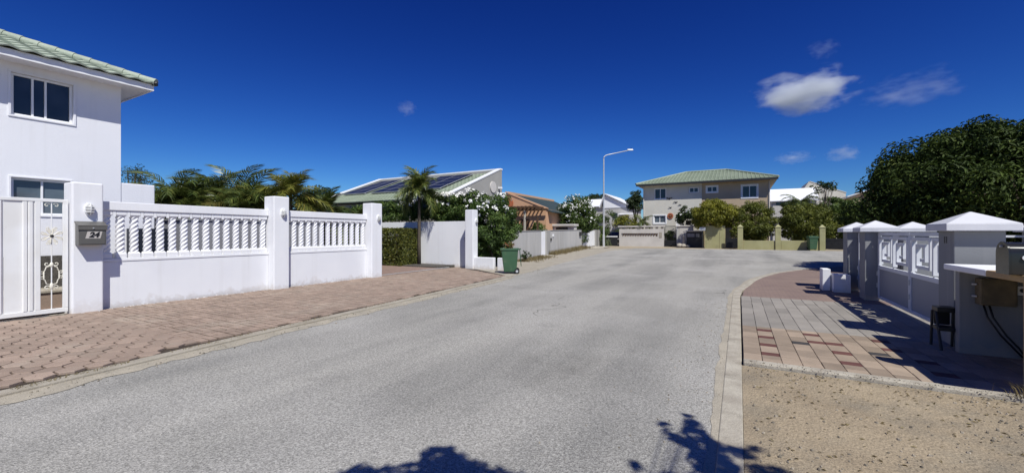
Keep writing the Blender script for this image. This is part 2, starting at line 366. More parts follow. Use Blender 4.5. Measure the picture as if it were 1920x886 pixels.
    def strip(s, pts, wd, pl, c, dep):         # mitred flat bar along a polyline in plane pl = c ; pts are (a, z)
        P = [Vector(p) for p in pts]; m = len(P); L = []; Rr = []
        for i in range(m):
            d0 = (P[i] - P[i - 1]).normalized() if i else None
            d1 = (P[i + 1] - P[i]).normalized() if i < m - 1 else None
            n0 = Vector((-d0.y, d0.x)) if d0 else None; n1 = Vector((-d1.y, d1.x)) if d1 else None
            if n0 and n1:
                b = (n0 + n1).normalized(); k = wd / 2 / max(.3, b.dot(n0))
            else: b = n0 or n1; k = wd / 2
            L.append(P[i] + b * k); Rr.append(P[i] - b * k)
        vs = []
        for l_, r_ in zip(L, Rr):
            for q in (l_, r_):
                for cc in (c - dep / 2, c + dep / 2):
                    vs.append((cc, q.x, q.y) if pl == 'x' else (q.x, cc, q.y))
        fs = []
        for i in range(m - 1):
            a, b = i * 4, i * 4 + 4
            fs += [(a, a + 2, b + 2, b), (a + 1, b + 1, b + 3, a + 3), (a, b, b + 1, a + 1), (a + 2, a + 3, b + 3, b + 2)]
        fs += [(0, 1, 3, 2), (m * 4 - 4, m * 4 - 2, m * 4 - 1, m * 4 - 3)]
        return s.add(vs, fs)
    def facade(s, pl, c, sgn, a0, a1, z0, z1, ops, rev=.14):
        A = sorted({a0, a1} | {o[0] for o in ops} | {o[1] for o in ops}); Z = sorted({z0, z1} | {o[2] for o in ops} | {o[3] for o in ops})
        pt = (lambda cc, a, z: (cc, a, z)) if pl == 'x' else (lambda cc, a, z: (a, cc, z))
        for i in range(len(A) - 1):
            for j in range(len(Z) - 1):
                am, zm = (A[i] + A[i + 1]) / 2, (Z[j] + Z[j + 1]) / 2
                if any(o[0] < am < o[1] and o[2] < zm < o[3] for o in ops): continue
                s.add([pt(c, A[i], Z[j]), pt(c, A[i + 1], Z[j]), pt(c, A[i + 1], Z[j + 1]), pt(c, A[i], Z[j + 1])], [(0, 1, 2, 3)])
        ci = c - sgn * rev
        for o in ops:
            q = [(o[0], o[2]), (o[1], o[2]), (o[1], o[3]), (o[0], o[3])]
            for k in range(4):
                a, b = q[k], q[(k + 1) % 4]
                s.add([pt(c, *a), pt(c, *b), pt(ci, *b), pt(ci, *a)], [(0, 1, 2, 3)])
        return s
    def build(s, name, m, parent=None, loc=None, bevel=0, smooth=False, label=None, cat=None, group=None, kind=None, attr=False):
        off = origin(parent) if parent is not None else Vector(loc or (0, 0, 0))
        me = bpy.data.meshes.new(name)
        me.from_pydata([(x - off.x, y - off.y, z - off.z) for x, y, z in s.v], [], s.f); me.validate()
        o = bpy.data.objects.new(name, me); C.objects.link(o)
        if parent is not None: o.parent = parent
        else: o.location = off
        me.materials.append(m)
        if attr and len(me.polygons) == len(s.r):
            at = me.attributes.new('rnd', 'FLOAT', 'FACE'); at.data.foreach_set('value', s.r)
        if smooth:
            me.polygons.foreach_set('use_smooth', [True] * len(me.polygons)); me.update()
            if smooth != 'all':
                me.set_sharp_from_angle(angle=R(40))
        if bevel:
            b = o.modifiers.new('bevel', 'BEVEL'); b.width = bevel; b.segments = 2; b.limit_method = 'ANGLE'; b.angle_limit = R(35)
        return tag(o, label, cat, group, kind)
def child(name, data, parent, matrix=None, label=None):
    o = bpy.data.objects.new(name, data); C.objects.link(o); o.parent = parent
    if matrix is not None: o.matrix_local = matrix
    if label: o['label'] = label
    return o
def copy_tree(o, parent=None):
    c = o.copy(); C.objects.link(c)
    if parent is not None:
        c.parent = parent; c.matrix_parent_inverse = o.matrix_parent_inverse.copy()
    for ch in list(o.children): copy_tree(ch, c)
    return c
def text_mesh(txt, size, m, name, parent, pos, rot, shear=0, depth=.002, bold=0):
    cu = bpy.data.curves.new('t', 'FONT'); cu.body = txt; cu.size = size; cu.extrude = depth; cu.shear = shear; cu.align_x = 'CENTER'; cu.align_y = 'CENTER'; cu.offset = bold
    o = bpy.data.objects.new('t', cu); C.objects.link(o)
    bpy.context.view_layer.update()
    me = bpy.data.meshes.new_from_object(o.evaluated_get(bpy.context.evaluated_depsgraph_get()))
    bpy.data.objects.remove(o); bpy.data.curves.remove(cu)
    me.materials.clear(); me.materials.append(m)
    k = child(name, me, parent); k.location = Vector(pos) - origin(parent); k.rotation_euler = rot
    return k

# leaf clouds -------------------------------------------------------------
def leaf_mesh(name, P, N, size, m, aspect=.4, jitter=.55, fold=.15, droop=.0, yb=None):
    """one kite-shaped folded leaf per point P, facing roughly N"""
    n = len(P)
    Nn = N + rng.normal(0, jitter, (n, 3)); Nn /= np.linalg.norm(Nn, axis=1)[:, None] + 1e-9
    t = rng.normal(0, 1, (n, 3)); t[:, 2] -= droop
    t -= (t * Nn).sum(1)[:, None] * Nn; t /= np.linalg.norm(t, axis=1)[:, None] + 1e-9
    b = np.cross(Nn, t)
    s = (size * rng.uniform(.6, 1.3, n))[:, None]
    v = np.empty((n, 4, 3))
    v[:, 0] = P - t * s * .5; v[:, 2] = P + t * s * .5 - Nn * s * fold * .6
    v[:, 1] = P + b * s * aspect * .5 + Nn * s * fold; v[:, 3] = P - b * s * aspect * .5 + Nn * s * fold
    me = bpy.data.meshes.new(name); me.vertices.add(n * 4); me.vertices.foreach_set('co', v.reshape(-1))
    idx = np.arange(n * 4).reshape(n, 4)
    tri = np.concatenate([idx[:, [0, 1, 2]], idx[:, [0, 2, 3]]], 1).reshape(-1)
    me.loops.add(n * 6); me.loops.foreach_set('vertex_index', tri.astype(np.int32))
    me.polygons.add(n * 2); me.polygons.foreach_set('loop_start', np.arange(0, n * 6, 3, dtype=np.int32))
    me.polygons.foreach_set('loop_total', np.full(n * 2, 3, np.int32))
    me.update(calc_edges=True); me.materials.append(m)
    r = rng.uniform(0, 1, n) if yb is None else np.clip(yb + rng.uniform(-.3, .3, n), 0, 1)
    at = me.attributes.new('rnd', 'FLOAT', 'FACE'); at.data.foreach_set('value', np.repeat(r, 2).astype(np.float32))
    return me
def clump_points(clumps, n):
    """clumps: (x,y,z,r) array; leaves through each ball, denser near its skin"""
    cl = np.asarray(clumps, float); wgt = cl[:, 3] ** 2; k = rng.choice(len(cl), n, p=wgt / wgt.sum())
    d = rng.normal(0, 1, (n, 3)); d /= np.linalg.norm(d, axis=1)[:, None]
    r = cl[k, 3] * rng.uniform(.25, 1.0, n) ** .6
    P = cl[k, :3] + d * r[:, None] * np.array([1, 1, .75])
    return P, d + np.array([0, 0, .45]), k
def crown(cx, cy, cz, rx, ry, rz, n, rc, lo=-.6, shell=.55):
    out = []
    while len(out) < n:
        d = rng.normal(0, 1, 3); d /= np.linalg.norm(d)
        if d[2] < lo: continue
        r = rng.uniform(shell, 1.0) * rng.uniform(.88, 1.06)
        out.append((cx + d[0] * rx * r, cy + d[1] * ry * r, cz + d[2] * rz * r, rc * rng.uniform(.65, 1.25)))
    return np.array(out)
def tree(name, label, cat, cx, cy, z0, cz, rx, ry, rz, m, nleaf=5000, size=.16, ncl=45, rc=.5, group=None, trunk_r=.12, lo=-.6, aspect=.4, shell=.5, limbs=7, extra=None, flowers=0, stems=1, fl_bias=None):
    t = thing(name, label, cat, (cx, cy, z0), group)
    cl = crown(cx, cy, cz, rx, ry, rz, ncl, rc, lo, shell)
    if extra is not None: cl = np.vstack([cl, extra])
    P, N, k = clump_points(cl, nleaf)
    P[:, 2] = np.maximum(P[:, 2], z0 + .05)
    tone = rng.uniform(0, 1, len(cl))
    me = leaf_mesh('crown', P - np.array([cx, cy, z0]), N, size, m, aspect, yb=tone[k] * .6 + .2 * rng.uniform(0, 1, len(P)))
    child('crown', me, t)
    b = MB(); top = Vector((cx, cy, cz - rz * .35))
    for q in range(stems):
        bx, by = (cx, cy) if stems == 1 else (cx + rnd.uniform(-.5, .5) * rx * .6, cy + rnd.uniform(-.5, .5) * ry * .6)
        b.tube([(bx, by, z0 - .1), (bx + rnd.uniform(-.1, .1), by + rnd.uniform(-.1, .1), (z0 + top.z) / 2), top], trunk_r, 8, trunk_r * .6)
    for q in rng.choice(len(cl), min(limbs, len(cl)), replace=False):
        e = Vector(cl[q, :3]); s0 = Vector((cx, cy, z0 + (top.z - z0) * .55))
        mid = (s0 + e) / 2 + Vector((0, 0, .12 * rz))
        b.tube([s0, mid, e], trunk_r * .5, 6, trunk_r * .12)
    b.build('trunk', M['bark'], t, smooth='all')
    if flowers:
        if fl_bias is not None:
            wv = np.array([max(0, fl_bias(c)) for c in cl]); sel = rng.choice(len(cl), flowers, p=wv / wv.sum())
        else: sel = rng.integers(0, len(cl), flowers)
        fm = MB()
        for q in sel:
            d = rng.normal(0, 1, 3); d[2] = abs(d[2]); d[1] -= .6; d /= np.linalg.norm(d)
            c = cl[q, :3] + d * cl[q, 3] * 1.02 * np.array([1, 1, .8]); fr = rnd.uniform(.035, .06)
            for j in range(rnd.randint(4, 7)):
                o_ = rng.normal(0, fr * .7, 3); nn = Vector(d) + Vector(rng.normal(0, .5, 3)); nn.normalize()
                a = nn.orthogonal().normalized(); bb = nn.cross(a); cc = Vector(c + o_)
                ring = [cc + (a * math.cos(i * 1.2566) + bb * math.sin(i * 1.2566)) * fr for i in range(5)]
                fm.add([cc - nn * fr * .3] + ring, [(0, i + 1, (i + 1) % 5 + 1) for i in range(5)])
        fm.build('flowers', M['flower'], t, kind='stuff')
    return t
# palm fronds -------------------------------------------------------------
def frond_mesh(name, L, lift, droop, nl, ll, lw, m, hang=.35, seed=0):
    r = random.Random(seed); vs = []; fs = []; rv = []
    ang = lift; p = Vector((0, 0, 0)); pts = [p.copy()]; dirs = []
    K = 14
    for i in range(K):
        d = Vector((math.cos(ang), 0, math.sin(ang))); dirs.append(d); p = p + d * (L / K); pts.append(p.copy()); ang -= droop / K * (0.4 + 1.2 * i / K)
    for i in range(K):                              # midrib: thin triangular section
        w0, w1 = .022 * (1 - i / K) + .004, .022 * (1 - (i + 1) / K) + .004
        k = len(vs); a, b = pts[i], pts[i + 1]
        vs += [a + Vector((0, w0, 0)), a - Vector((0, w0, 0)), a + Vector((0, 0, w0)), b + Vector((0, w1, 0)), b - Vector((0, w1, 0)), b + Vector((0, 0, w1))]
        fs += [(k, k + 1, k + 4, k + 3), (k + 1, k + 2, k + 5, k + 4), (k + 2, k, k + 3, k + 5)]; rv += [.75] * 3
    for s in (-1, 1):
        for j in range(nl):
            t = .12 + .88 * (j + r.uniform(-.3, .3)) / nl; t = min(max(t, .1), .995)
            i = min(int(t * K), K - 1); base = pts[i].lerp(pts[i + 1], t * K - i); d = dirs[i]
            up = Vector((0, 1, 0)).cross(d) * -1
            le = ll * (.45 + .75 * math.sin(math.pi * min(1, t * .85 + .12))) * r.uniform(.85, 1.1)
            dr = (Vector((0, s, 0)) * (1 - .45 * t) + d * (.5 + .6 * t) + up * r.uniform(.0, .35)).normalized()
            mid = base + dr * le * .5; tip = base + dr * le + Vector((0, 0, -hang * le * r.uniform(.6, 1.3)))
            wv = d * lw * .5
            k = len(vs); vs += [base - wv * .6, base + wv * .6, mid + wv, mid - wv, tip]
            fs += [(k, k + 1, k + 2, k + 3), (k + 3, k + 2, k + 4)]; q = r.uniform(0, 1); rv += [q, q]
    me = bpy.data.meshes.new(name); me.from_pydata([tuple(v) for v in vs], [], fs); me.materials.append(m)
    at = me.attributes.new('rnd', 'FLOAT', 'FACE'); at.data.foreach_set('value', rv)
    return me
FR = {}
def fronds(key, **kw):
    if key not in FR: FR[key] = [frond_mesh('frond', seed=sum(map(ord, key)) % 97 + i, **{**kw, 'droop': kw['droop'] * f, 'L': kw['L'] * g}) for i, (f, g) in enumerate(((.8, 1.05), (1., 1.), (1.25, .95)))]
    return FR[key]
def palm(name, label, x, y, z0, h, key, nf, fk, tr=.09, group=None, lift=(-.5, 1.1), stems=1, spread=0., scale=1., lean=(0, 0), bark='palm_bark', cat='palm tree', rise=.0):
    t = thing(name, label, cat, (x, y, z0), group)
    F = fronds(key, **fk)
    sp = []
    for s in range(stems):
        ox, oy = (0, 0) if stems == 1 else (rnd.uniform(-spread, spread), rnd.uniform(-spread, spread))
        hh = h * (1 if stems == 1 else rnd.uniform(.6, 1.05))
        b = MB(); P = [(x + ox * .5 + (lean[0] + ox * .5) * q, y + oy * .5 + (lean[1] + oy * .5) * q, z0 - .05 + hh * q) for q in (0, .3, .6, .85, 1)]
        b.tube(P, tr * 1.25, 9, tr * .75); b.build('trunk', M[bark], t, smooth='all')
        sp.append(Vector(P[-1]) - Vector((x, y, z0)))
    for i in range(nf):
        c = sp[i % stems]
        az = i * 2.39996 + rnd.uniform(-.25, .25)
        el = lift[0] + (lift[1] - lift[0]) * ((i * .7548777) % 1) + rnd.uniform(-.1, .1)
        mm = Matrix.Translation(c + Vector((0, 0, rise * rnd.uniform(-1, 0)))) @ Matrix.Rotation(az, 4, 'Z') @ Matrix.Rotation(-el, 4, 'Y') @ Matrix.Rotation(rnd.uniform(-.3, .3), 4, 'X') @ Matrix.Scale(scale * rnd.uniform(.85, 1.1), 4)
        child('frond', F[i % 3], t, mm)
    return t

# windows -----------------------------------------------------------------
def window(house, pl, c, sgn, a0, a1, z0, z1, split=(.5,), fw=.05, glass='glass', rev=.1, name='window', frame='trim_white', sill=True):
    ci = c - sgn * rev; f = MB(); d0, d1 = ci - sgn * .02, ci + sgn * .045
    f.pbox(pl, d0, d1, a0 + .003, a1 - .003, z0 + .003, z0 + fw); f.pbox(pl, d0, d1, a0 + .003, a1 - .003, z1 - fw, z1 - .003)
    f.pbox(pl, d0, d1, a0 + .003, a0 + fw, z0 + fw, z1 - fw); f.pbox(pl, d0, d1, a1 - fw, a1 - .003, z0 + fw, z1 - fw)
    edges = [a0 + fw] + [a0 + (a1 - a0) * q for q in split] + [a1 - fw]
    for q in edges[1:-1]: f.pbox(pl, d0, d1 - sgn * .008, q - fw * .4, q + fw * .4, z0 + fw, z1 - fw)
    if sill: f.pbox(pl, c - sgn * .0, c + sgn * .03, a0 - .05, a1 + .05, z0 - .05, z0 - .004)
    fo = f.build(name, M[frame], house, bevel=.006)
    for i in range(len(edges) - 1):
        p = MB(); e0 = edges[i] + (fw * .4 if i else 0); e1 = edges[i + 1] - (fw * .4 if i < len(edges) - 2 else 0)
        p.pbox(pl, ci - sgn * .01, ci + sgn * .004, e0, e1, z0 + fw, z1 - fw)
        p.build('pane', M[glass], fo)
    return fo

# ================================================================ THE GROUND
XL = [(-12, -6.0), (1, -6.28), (3.9, -6.6), (11.7, -7.2), (20, -8.1), (32, -9.0), (38, -8.2), (38.5, -6), (39.2, 0), (39.6, 16), (40.0, 44)]
XR = [(-12, -.14), (12, -.14), (13.2, -.08), (14.4, .1), (15.8, .28), (17.1, .55), (19.2, 1.2), (21.1, 2.2), (22.5, 3.1), (23.6, 4.1), (25, 6), (26.2, 9), (27.4, 14), (28.5, 26), (29, 60)]
def interp(T, y):
    for (y0, x0), (y1, x1) in zip(T, T[1:]):
        if y0 <= y <= y1: return x0 + (x1 - x0) * (y - y0) / (y1 - y0)
    return T[0][1] if y < T[0][0] else T[-1][1]
def rows(ys, fl, fr, z, skirt=0):
    b = MB(); vs = []; fs = []
    for y in ys: vs += [(fl(y), y, zg(y) + z), (fr(y), y, zg(y) + z)]
    for i in range(len(ys) - 1): fs.append((2 * i, 2 * i + 1, 2 * i + 3, 2 * i + 2))
    return b.add(vs, fs)
yr = sorted(set([-12, 0] + [y for y, _ in XL] + [y for y, _ in XR if y < 40] + list(range(12, 40))))
gy = [-300, -60] + list(range(-20, 60, 2)) + [80, 150, 700]
rows(gy, lambda y: -500, lambda y: 500, -.05).build('ground', M['ground'], kind='structure')
rows(yr, lambda y: interp(XL, y), lambda y: interp(XR, y), 0).build('road', M['asphalt'], kind='structure')

# left sidewalk: kerb strip, bedding sheet, hexagon pavers and bricks
kp = [(interp(XL, y), y) for y in np.linspace(-10, 13.4, 40)]
MB().ribbon(kp, -.16, 0.0, .034, .12).build('kerb', M['concrete'], kind='structure', bevel=.012)
def dust(path, side, lo, hi, z, step=.12):
    b = MB(); prev = None; q = 0.
    for (xa, ya), (xb, yb) in zip(path, path[1:]):
        n = max(1, int(math.hypot(xb - xa, yb - ya) / step))
        for i in range(n):
            x, y = xa + (xb - xa) * i / n, ya + (yb - ya) * i / n
            q = .7 * q + .3 * rnd.random(); wd = lo + (hi - lo) * (q + .12 * rnd.random())
            cur = ((x, y, z + zg(y)), (x + side * wd, y, z + zg(y)))
            if prev: b.add([prev[0], prev[1], cur[1], cur[0]], [(0, 1, 2, 3)])
            prev = cur
    return b
dust(kp, 1, .08, .42, .005).build('gutter_dust', M['sand_dust'], kind='structure')
WX = -11.5
def in_walk(x, y):
    return -11.48 < x < interp(XL, y) - .18 and -8 < y < 13.3 + max(0, (-7.8 - x)) * .6
sw = MB()
sw.add([(WX, -8, .012), (-6.3, -8, .012)] + [(interp(XL, y) - .162, y, .012) for y in (1, 3.9, 8, 13.4)] + [(-10.2, 15.25, .012), (WX, 15.25, .012)], [tuple(range(8))])
sidewalk = sw.build('sidewalk', M['joint'], kind='structure')
hexs = []; s_h = .138
for i in range(-60, 60):
    for j in range(-60, 60):
        x = -9 + i * s_h * 1.5; y = -2 + (j + (i % 2) * .5) * s_h * math.sqrt(3)
        if in_walk(x - .1, y) and in_walk(x + .1, y) and y < 2.95 and y > -4: hexs.append((x, y))
hexs.sort(key=lambda p: abs(p[1] - 1.6) + .15 * abs(p[0] + 8))
def hex_mesh():
    b = MB(); q = [(math.cos(k * math.pi / 3), math.sin(k * math.pi / 3)) for k in range(6)]
    r0, r1 = s_h - .012, s_h - .020
    vs = [(x * r0, y * r0, -.03) for x, y in q] + [(x * r0, y * r0, -.006) for x, y in q] + [(x * r1, y * r1, 0) for x, y in q]
    fs = [(k, (k + 1) % 6, 6 + (k + 1) % 6, 6 + k) for k in range(6)] + [(6 + k, 6 + (k + 1) % 6, 12 + (k + 1) % 6, 12 + k) for k in range(6)] + [tuple(range(12, 18))]
    return b.add(vs, fs)
MB().box(-11.55, -6.86, 2.86, 3.10, .013, .033).build('bedding_strip', M['paver'], sidewalk)
hm = hex_mesh(); hme = bpy.data.meshes.new('hexagon_paver'); hme.from_pydata(hm.v, [], hm.f); hme.materials.append(M['paver'])
rest = MB()
for i, (x, y) in enumerate(hexs):
    mt = Matrix.Translation((x, y, .042 + rnd.uniform(-.005, .004))) @ Matrix.Rotation(rnd.uniform(-.02, .02), 4, 'Z') @ Matrix.Rotation(rnd.gauss(0, .012), 4, 'X') @ Matrix.Rotation(rnd.gauss(0, .012), 4, 'Y')
    if i < 300: child('hexagon_paver', hme, sidewalk, mt)
    else: rest.add([mt @ Vector(v) for v in hm.v], hm.f, rnd.random())
if rest.v: rest.build('hexagon_pavers', M['paver'], sidewalk, kind='stuff', attr=True)
def brick_mesh(lx, ly, ch=.004):
    b = MB(); x, y = lx / 2, ly / 2; q = [(-1, -1), (1, -1), (1, 1), (-1, 1)]
    vs = [(a * x, c * y, -.03) for a, c in q] + [(a * x, c * y, -ch) for a, c in q] + [(a * (x - ch), c * (y - ch), 0) for a, c in q]
    fs = [(k, (k + 1) % 4, 4 + (k + 1) % 4, 4 + k) for k in range(4)] + [(4 + k, 4 + (k + 1) % 4, 8 + (k + 1) % 4, 8 + k) for k in range(4)] + [(8, 9, 10, 11)]
    return b.add(vs, fs)
bk = []; u = .232
for i in range(-30, 30):
    for j in range(0, 70):
        x = -9 + i * u; y = 3.16 + j * u
        for s in (-1, 1):
            if (i + j) % 2: q = (x, y + s * u / 4, 0)
            else: q = (x + s * u / 4, y, 1)
            if in_walk(q[0] - .06, q[1]) and in_walk(q[0] + .06, q[1]) and q[1] > 2.98: bk.append(q)
bk.sort(key=lambda p: math.hypot(p[0], p[1]))
bm_ = brick_mesh(u - .034, u / 2 - .024); bme = bpy.data.meshes.new('brick'); bme.from_pydata(bm_.v, [], bm_.f); bme.materials.append(M['paver'])
rest = MB()
for i, (x, y, o) in enumerate(bk):
    mt = Matrix.Translation((x, y, .042 + rnd.uniform(-.004, .004))) @ Matrix.Rotation(o * math.pi / 2 + rnd.gauss(0, .012), 4, 'Z') @ Matrix.Rotation(rnd.gauss(0, .012), 4, 'X')
    if i < 300: child('brick', bme, sidewalk, mt)
    else: rest.add([mt @ Vector(v) for v in bm_.v], bm_.f, rnd.random())
rest.build('bricks', M['paver'], sidewalk, kind='stuff', attr=True)
# yard, driveway
rows([-10, 4.2, 10.7], lambda y: -40, lambda y: -11.65, .0).build('yard', M['gravel_dark'], kind='structure')
MB().box(-13.1, -11.9, .5, 3.4, .0, .02).build('yard_path', M['drive'], kind='structure')
dw = MB().box(-18, WX - .005, 10.78, 14.6, -.04, .045); dw.build('driveway', M['drive'], kind='structure')
MB().box(WX - .12, WX - .06, 10.8, 15.1, .046, .062).build('gate_track', M['steel'], label='steel sliding gate track set across the white driveway mouth', cat='rail')
MB().box(-18, -11.9, 14.61, 15.95, -.05, .09).build('planting_bed', M['gravel_dark'], kind='structure')

# right: kerb and paved apron
kr = [(interp(XR, y), y) for y in list(np.linspace(-10, 12, 24)) + list(np.linspace(12.4, 24, 30))]
dust(kr, -1, .02, .13, .005).build('gutter_dust', M['sand_dust'], kind='structure')
MB().ribbon(kr, 0, .175, .010, .1).build('kerb', M['concrete_pale'], kind='structure', bevel=.01)
rows(list(np.linspace(11.775, 23.6, 30)), lambda y: interp(XR, y) + .22, lambda y: max(3.6, interp(XR, y) + 2.6), .034).build('far_apron', M['far_apron'], kind='structure')
MB().box(.06, 3.6, 5.86, 11.9, -.03, .010).build('paver_bedding', M['joint'], kind='structure')
apron = MB().box(.05, 3.9, 5.70, 5.855, -.05, .055).build('concrete_edging', M['concrete_pale'], kind='structure', bevel=.012)
apr = MB().add([(.06, 5.86, .0115), (3.6, 5.86, .0115), (3.6, 11.9, .0115), (.06, 11.9, .0115)], [(0, 1, 2, 3)]).build('driveway_apron', M['joint'], kind='structure')
def mesh_of(mb, name, m):
    me = bpy.data.meshes.new(name); me.from_pydata(mb.v, [], mb.f); me.materials.append(m); return me
pw, pl_ = .205, .166
pk = mesh_of(brick_mesh(pl_ * 2 - .012, pw - .006), 'paver', M['pink_paver']); pk1 = mesh_of(brick_mesh(pl_ - .012, pw - .006), 'paver', M['pink_paver'])
rk = mesh_of(brick_mesh(pl_ - .012, pw - .006), 'paver', M['red_paver']); ck = mesh_of(brick_mesh(pl_ - .012, pw - .006), 'paver', M['char_paver'])
red = {(1, r) for r in (2, 5, 8, 11)} | {(4, 11), (4, 8), (5, 5), (5, 2), (5, 8)} | {(8, 11), (8, 8), (9, 5), (9, 2)}
char = {(3, 7), (7, 6), (7, 7)} - {(7, 7)}
def paver(me, x, y, name='paver', turn=True):
    mt = Matrix.Translation((x, y, .042 + rnd.uniform(-.002, .002))) @ Matrix.Rotation((math.pi / 2 if turn else 0) + rnd.gauss(0, .006), 4, 'Z') @ Matrix.Rotation(rnd.gauss(0, .006), 4, 'X')
    return child(name, me, apr, mt)
for i in range(17):
    x = .052 + pw * (i + .5); j = -1 if i % 2 else 0; offy = 5.87
    while j < 13:
        r = (i, j)
        y = offy + pl_ * (j + .5)
        if j < 0: j += 1; continue
        if r in red: paver(rk, x, y); j += 1
        elif r in char: paver(ck, x, y); j += 1
        elif j + 1 < 13 and (i, j + 1) not in red and (i, j + 1) not in char and not (i % 2 and j == 0):
            paver(pk, x, offy + pl_ * (j + 1)); j += 2
        else: paver(pk1, x, y); j += 1
gk = mesh_of(brick_mesh(.62 - .005, .205 - .005), 'grey_paver', M['grey_paver'])
y0 = 5.87 + 13 * pl_ + .01
for i in range(17):
    x = .052 + .205 * (i + .5)
    for j in range(6):
        L0 = y0 + .31 + j * .62 - (.31 if i % 2 else 0)
        if L0 - .31 < y0 - .32: continue
        if L0 - .31 < y0 - .01: continue
        if L0 + .31 < 11.92: paver(gk, x, L0, 'grey_paver')
gk2 = mesh_of(brick_mesh(.31 - .005, .205 - .005), 'grey_paver', M['grey_paver'])
for i in range(1, 17, 2): paver(gk2, .052 + .205 * (i + .5), y0 + .155, 'grey_paver'); paver(gk2, .052 + .205 * (i + .5), y0 + .31 + .62 * 5 + .155, 'grey_paver')
# sandy lot at the front right
from mathutils import noise as mnoise
lot = MB(); nx, ny = 150, 150; vs = []; fs = []
for j in range(ny + 1):
    for i in range(nx + 1):
        x = .035 + 12 * (i / nx) ** 1.8; y = -6 + 11.69 * (1 - (1 - j / ny) ** 1.8)
        e = min(1, (x - .035) / .25, (5.69 - y) / .25)
        z = .016 + .022 * mnoise.noise((x * 1.1, y * 1.1, 0)) + .014 * mnoise.noise((x * 4, y * 4, 3)) + .008 * mnoise.noise((x * 13, y * 13, 7)) + .006 * mnoise.noise((x * 30, y * 30, 2))
        vs.append((x, y, .012 + max(-.008, e * z)))
fs = [(j * (nx + 1) + i, j * (nx + 1) + i + 1, (j + 1) * (nx + 1) + i + 1, (j + 1) * (nx + 1) + i) for j in range(ny) for i in range(nx)]
lot.add(vs, fs).build('sandy_lot', M['sand'], kind='structure', smooth='all')
def lot_z(x, y): return .022 + .016 + .022 * mnoise.noise((x * 1.1, y * 1.1, 0)) + .014 * mnoise.noise((x * 4, y * 4, 3)) + .006 * mnoise.noise((x * 13, y * 13, 7)) - .008
def pebbles(name, n, fx, m, smin, smax, parent=None):
    b = MB()
    for _ in range(n):
        x, y, z = fx(); s = smin + (smax - smin) * rnd.random() ** 3
        base = [(math.cos(k * 1.2566 + rnd.uniform(-.3, .3)) * s * rnd.uniform(.6, 1.1), math.sin(k * 1.2566) * s * rnd.uniform(.6, 1.1)) for k in range(5)]
        vs = [(x + a, y + c, z - .002) for a, c in base] + [(x + a * .6, y + c * .6, z + s * rnd.uniform(.4, .8)) for a, c in base]
        b.add(vs, [(k, (k + 1) % 5, 5 + (k + 1) % 5, 5 + k) for k in range(5)] + [(5, 6, 7, 8, 9)], rnd.random())
    return b.build(name, m, kind='stuff', attr=True)
M['pebble'] = mat('pebble_stone', (.30, .26, .20), (.16, .14, .115), 20, .95, vary=.5)
def lot_spot():
    while True:
        x, y = rnd.uniform(.1, 5.5), 5.62 - 3.6 * rnd.random()
        if mnoise.noise((x * 1.3, y * 1.3, 9)) + rnd.uniform(-.45, .35) > 0: return x, y, lot_z(x, y)
pebbles('gravel', 2800, lot_spot, M['pebble'], .003, .018)
pebbles('kerb_spill', 500, lambda: ((lambda x: (x, 5.72 + rnd.gauss(0, .05), .057))(rnd.uniform(.1, 3.6))), M['pebble'], .003, .010)
pebbles('road_grit', 700, lambda: ((lambda y: (interp(XR, y) - abs(rnd.gauss(0, .6)) + .2, y, .004))(rnd.uniform(1.5, 11))), M['pebble'], .003, .012)
pebbles('kerb_grit', 1200, lambda: ((lambda y: (interp(XL, y) + rnd.gauss(.1, .14), y, .008))(rnd.uniform(-1, 20))), M['pebble'], .004, .018)
pebbles('paint_chips', 160, lambda: (WX + abs(rnd.gauss(.02, .1)), rnd.uniform(3.3, 10.2), .043), M['white'], .006, .022)
pebbles('sidewalk_grit', 500, lambda: ((lambda y: (rnd.uniform(-11.4, interp(XL, y) - .2), y, .043))(rnd.uniform(.5, 9))), M['pebble'], .003, .012)
def blades(name, n, fx, h, m, wd=.012, label=None, cat=None, loc=None, parent=None, kind='stuff', flat=.6):
    b = MB()
    for _ in range(n):
        x, y, z = fx(); a = rnd.uniform(0, 6.283); hh = h * rnd.uniform(.4, 1.2); lx = rnd.gauss(0, flat * hh); ly = rnd.gauss(0, flat * hh)
        c, s = math.cos(a) * wd, math.sin(a) * wd
        b.add([(x - c, y - s, z), (x + c, y + s, z), (x + lx * .4 + c * .7, y + ly * .4 + s * .7, z + hh * .65), (x + lx * .4 - c * .7, y + ly * .4 - s * .7, z + hh * .65), (x + lx, y + ly, z + hh)], [(0, 1, 2, 3), (3, 2, 4)], rnd.random())
    return b.build(name, m, parent, loc=loc, attr=True, label=label, cat=cat, kind=kind)
blades('kerb_grass', 900, lambda: ((lambda y: (interp(XL, y) - .1 + rnd.gauss(0, .03), y, .02))(rnd.choice([rnd.uniform(2.6, 5.2), rnd.uniform(1.2, 2.2), rnd.uniform(6, 9)]))), .035, M['dry_grass'], .004)
# leaf litter on the lot
def litter():
    n = 900; P = np.stack([rng.uniform(.15, 5, n), 5.62 - 3.4 * rng.random(n) ** 1.4, np.zeros(n)], 1)
    P[:, 2] = [lot_z(a, c) + .004 for a, c in P[:, :2]]
    me = leaf_mesh('leaf_litter', P, np.tile([0, 0, 1.], (n, 1)), .035, M['dry_grass'], .35, .25)
    o = bpy.data.objects.new('leaf_litter', me); C.objects.link(o); o['kind'] = 'stuff'
litter()

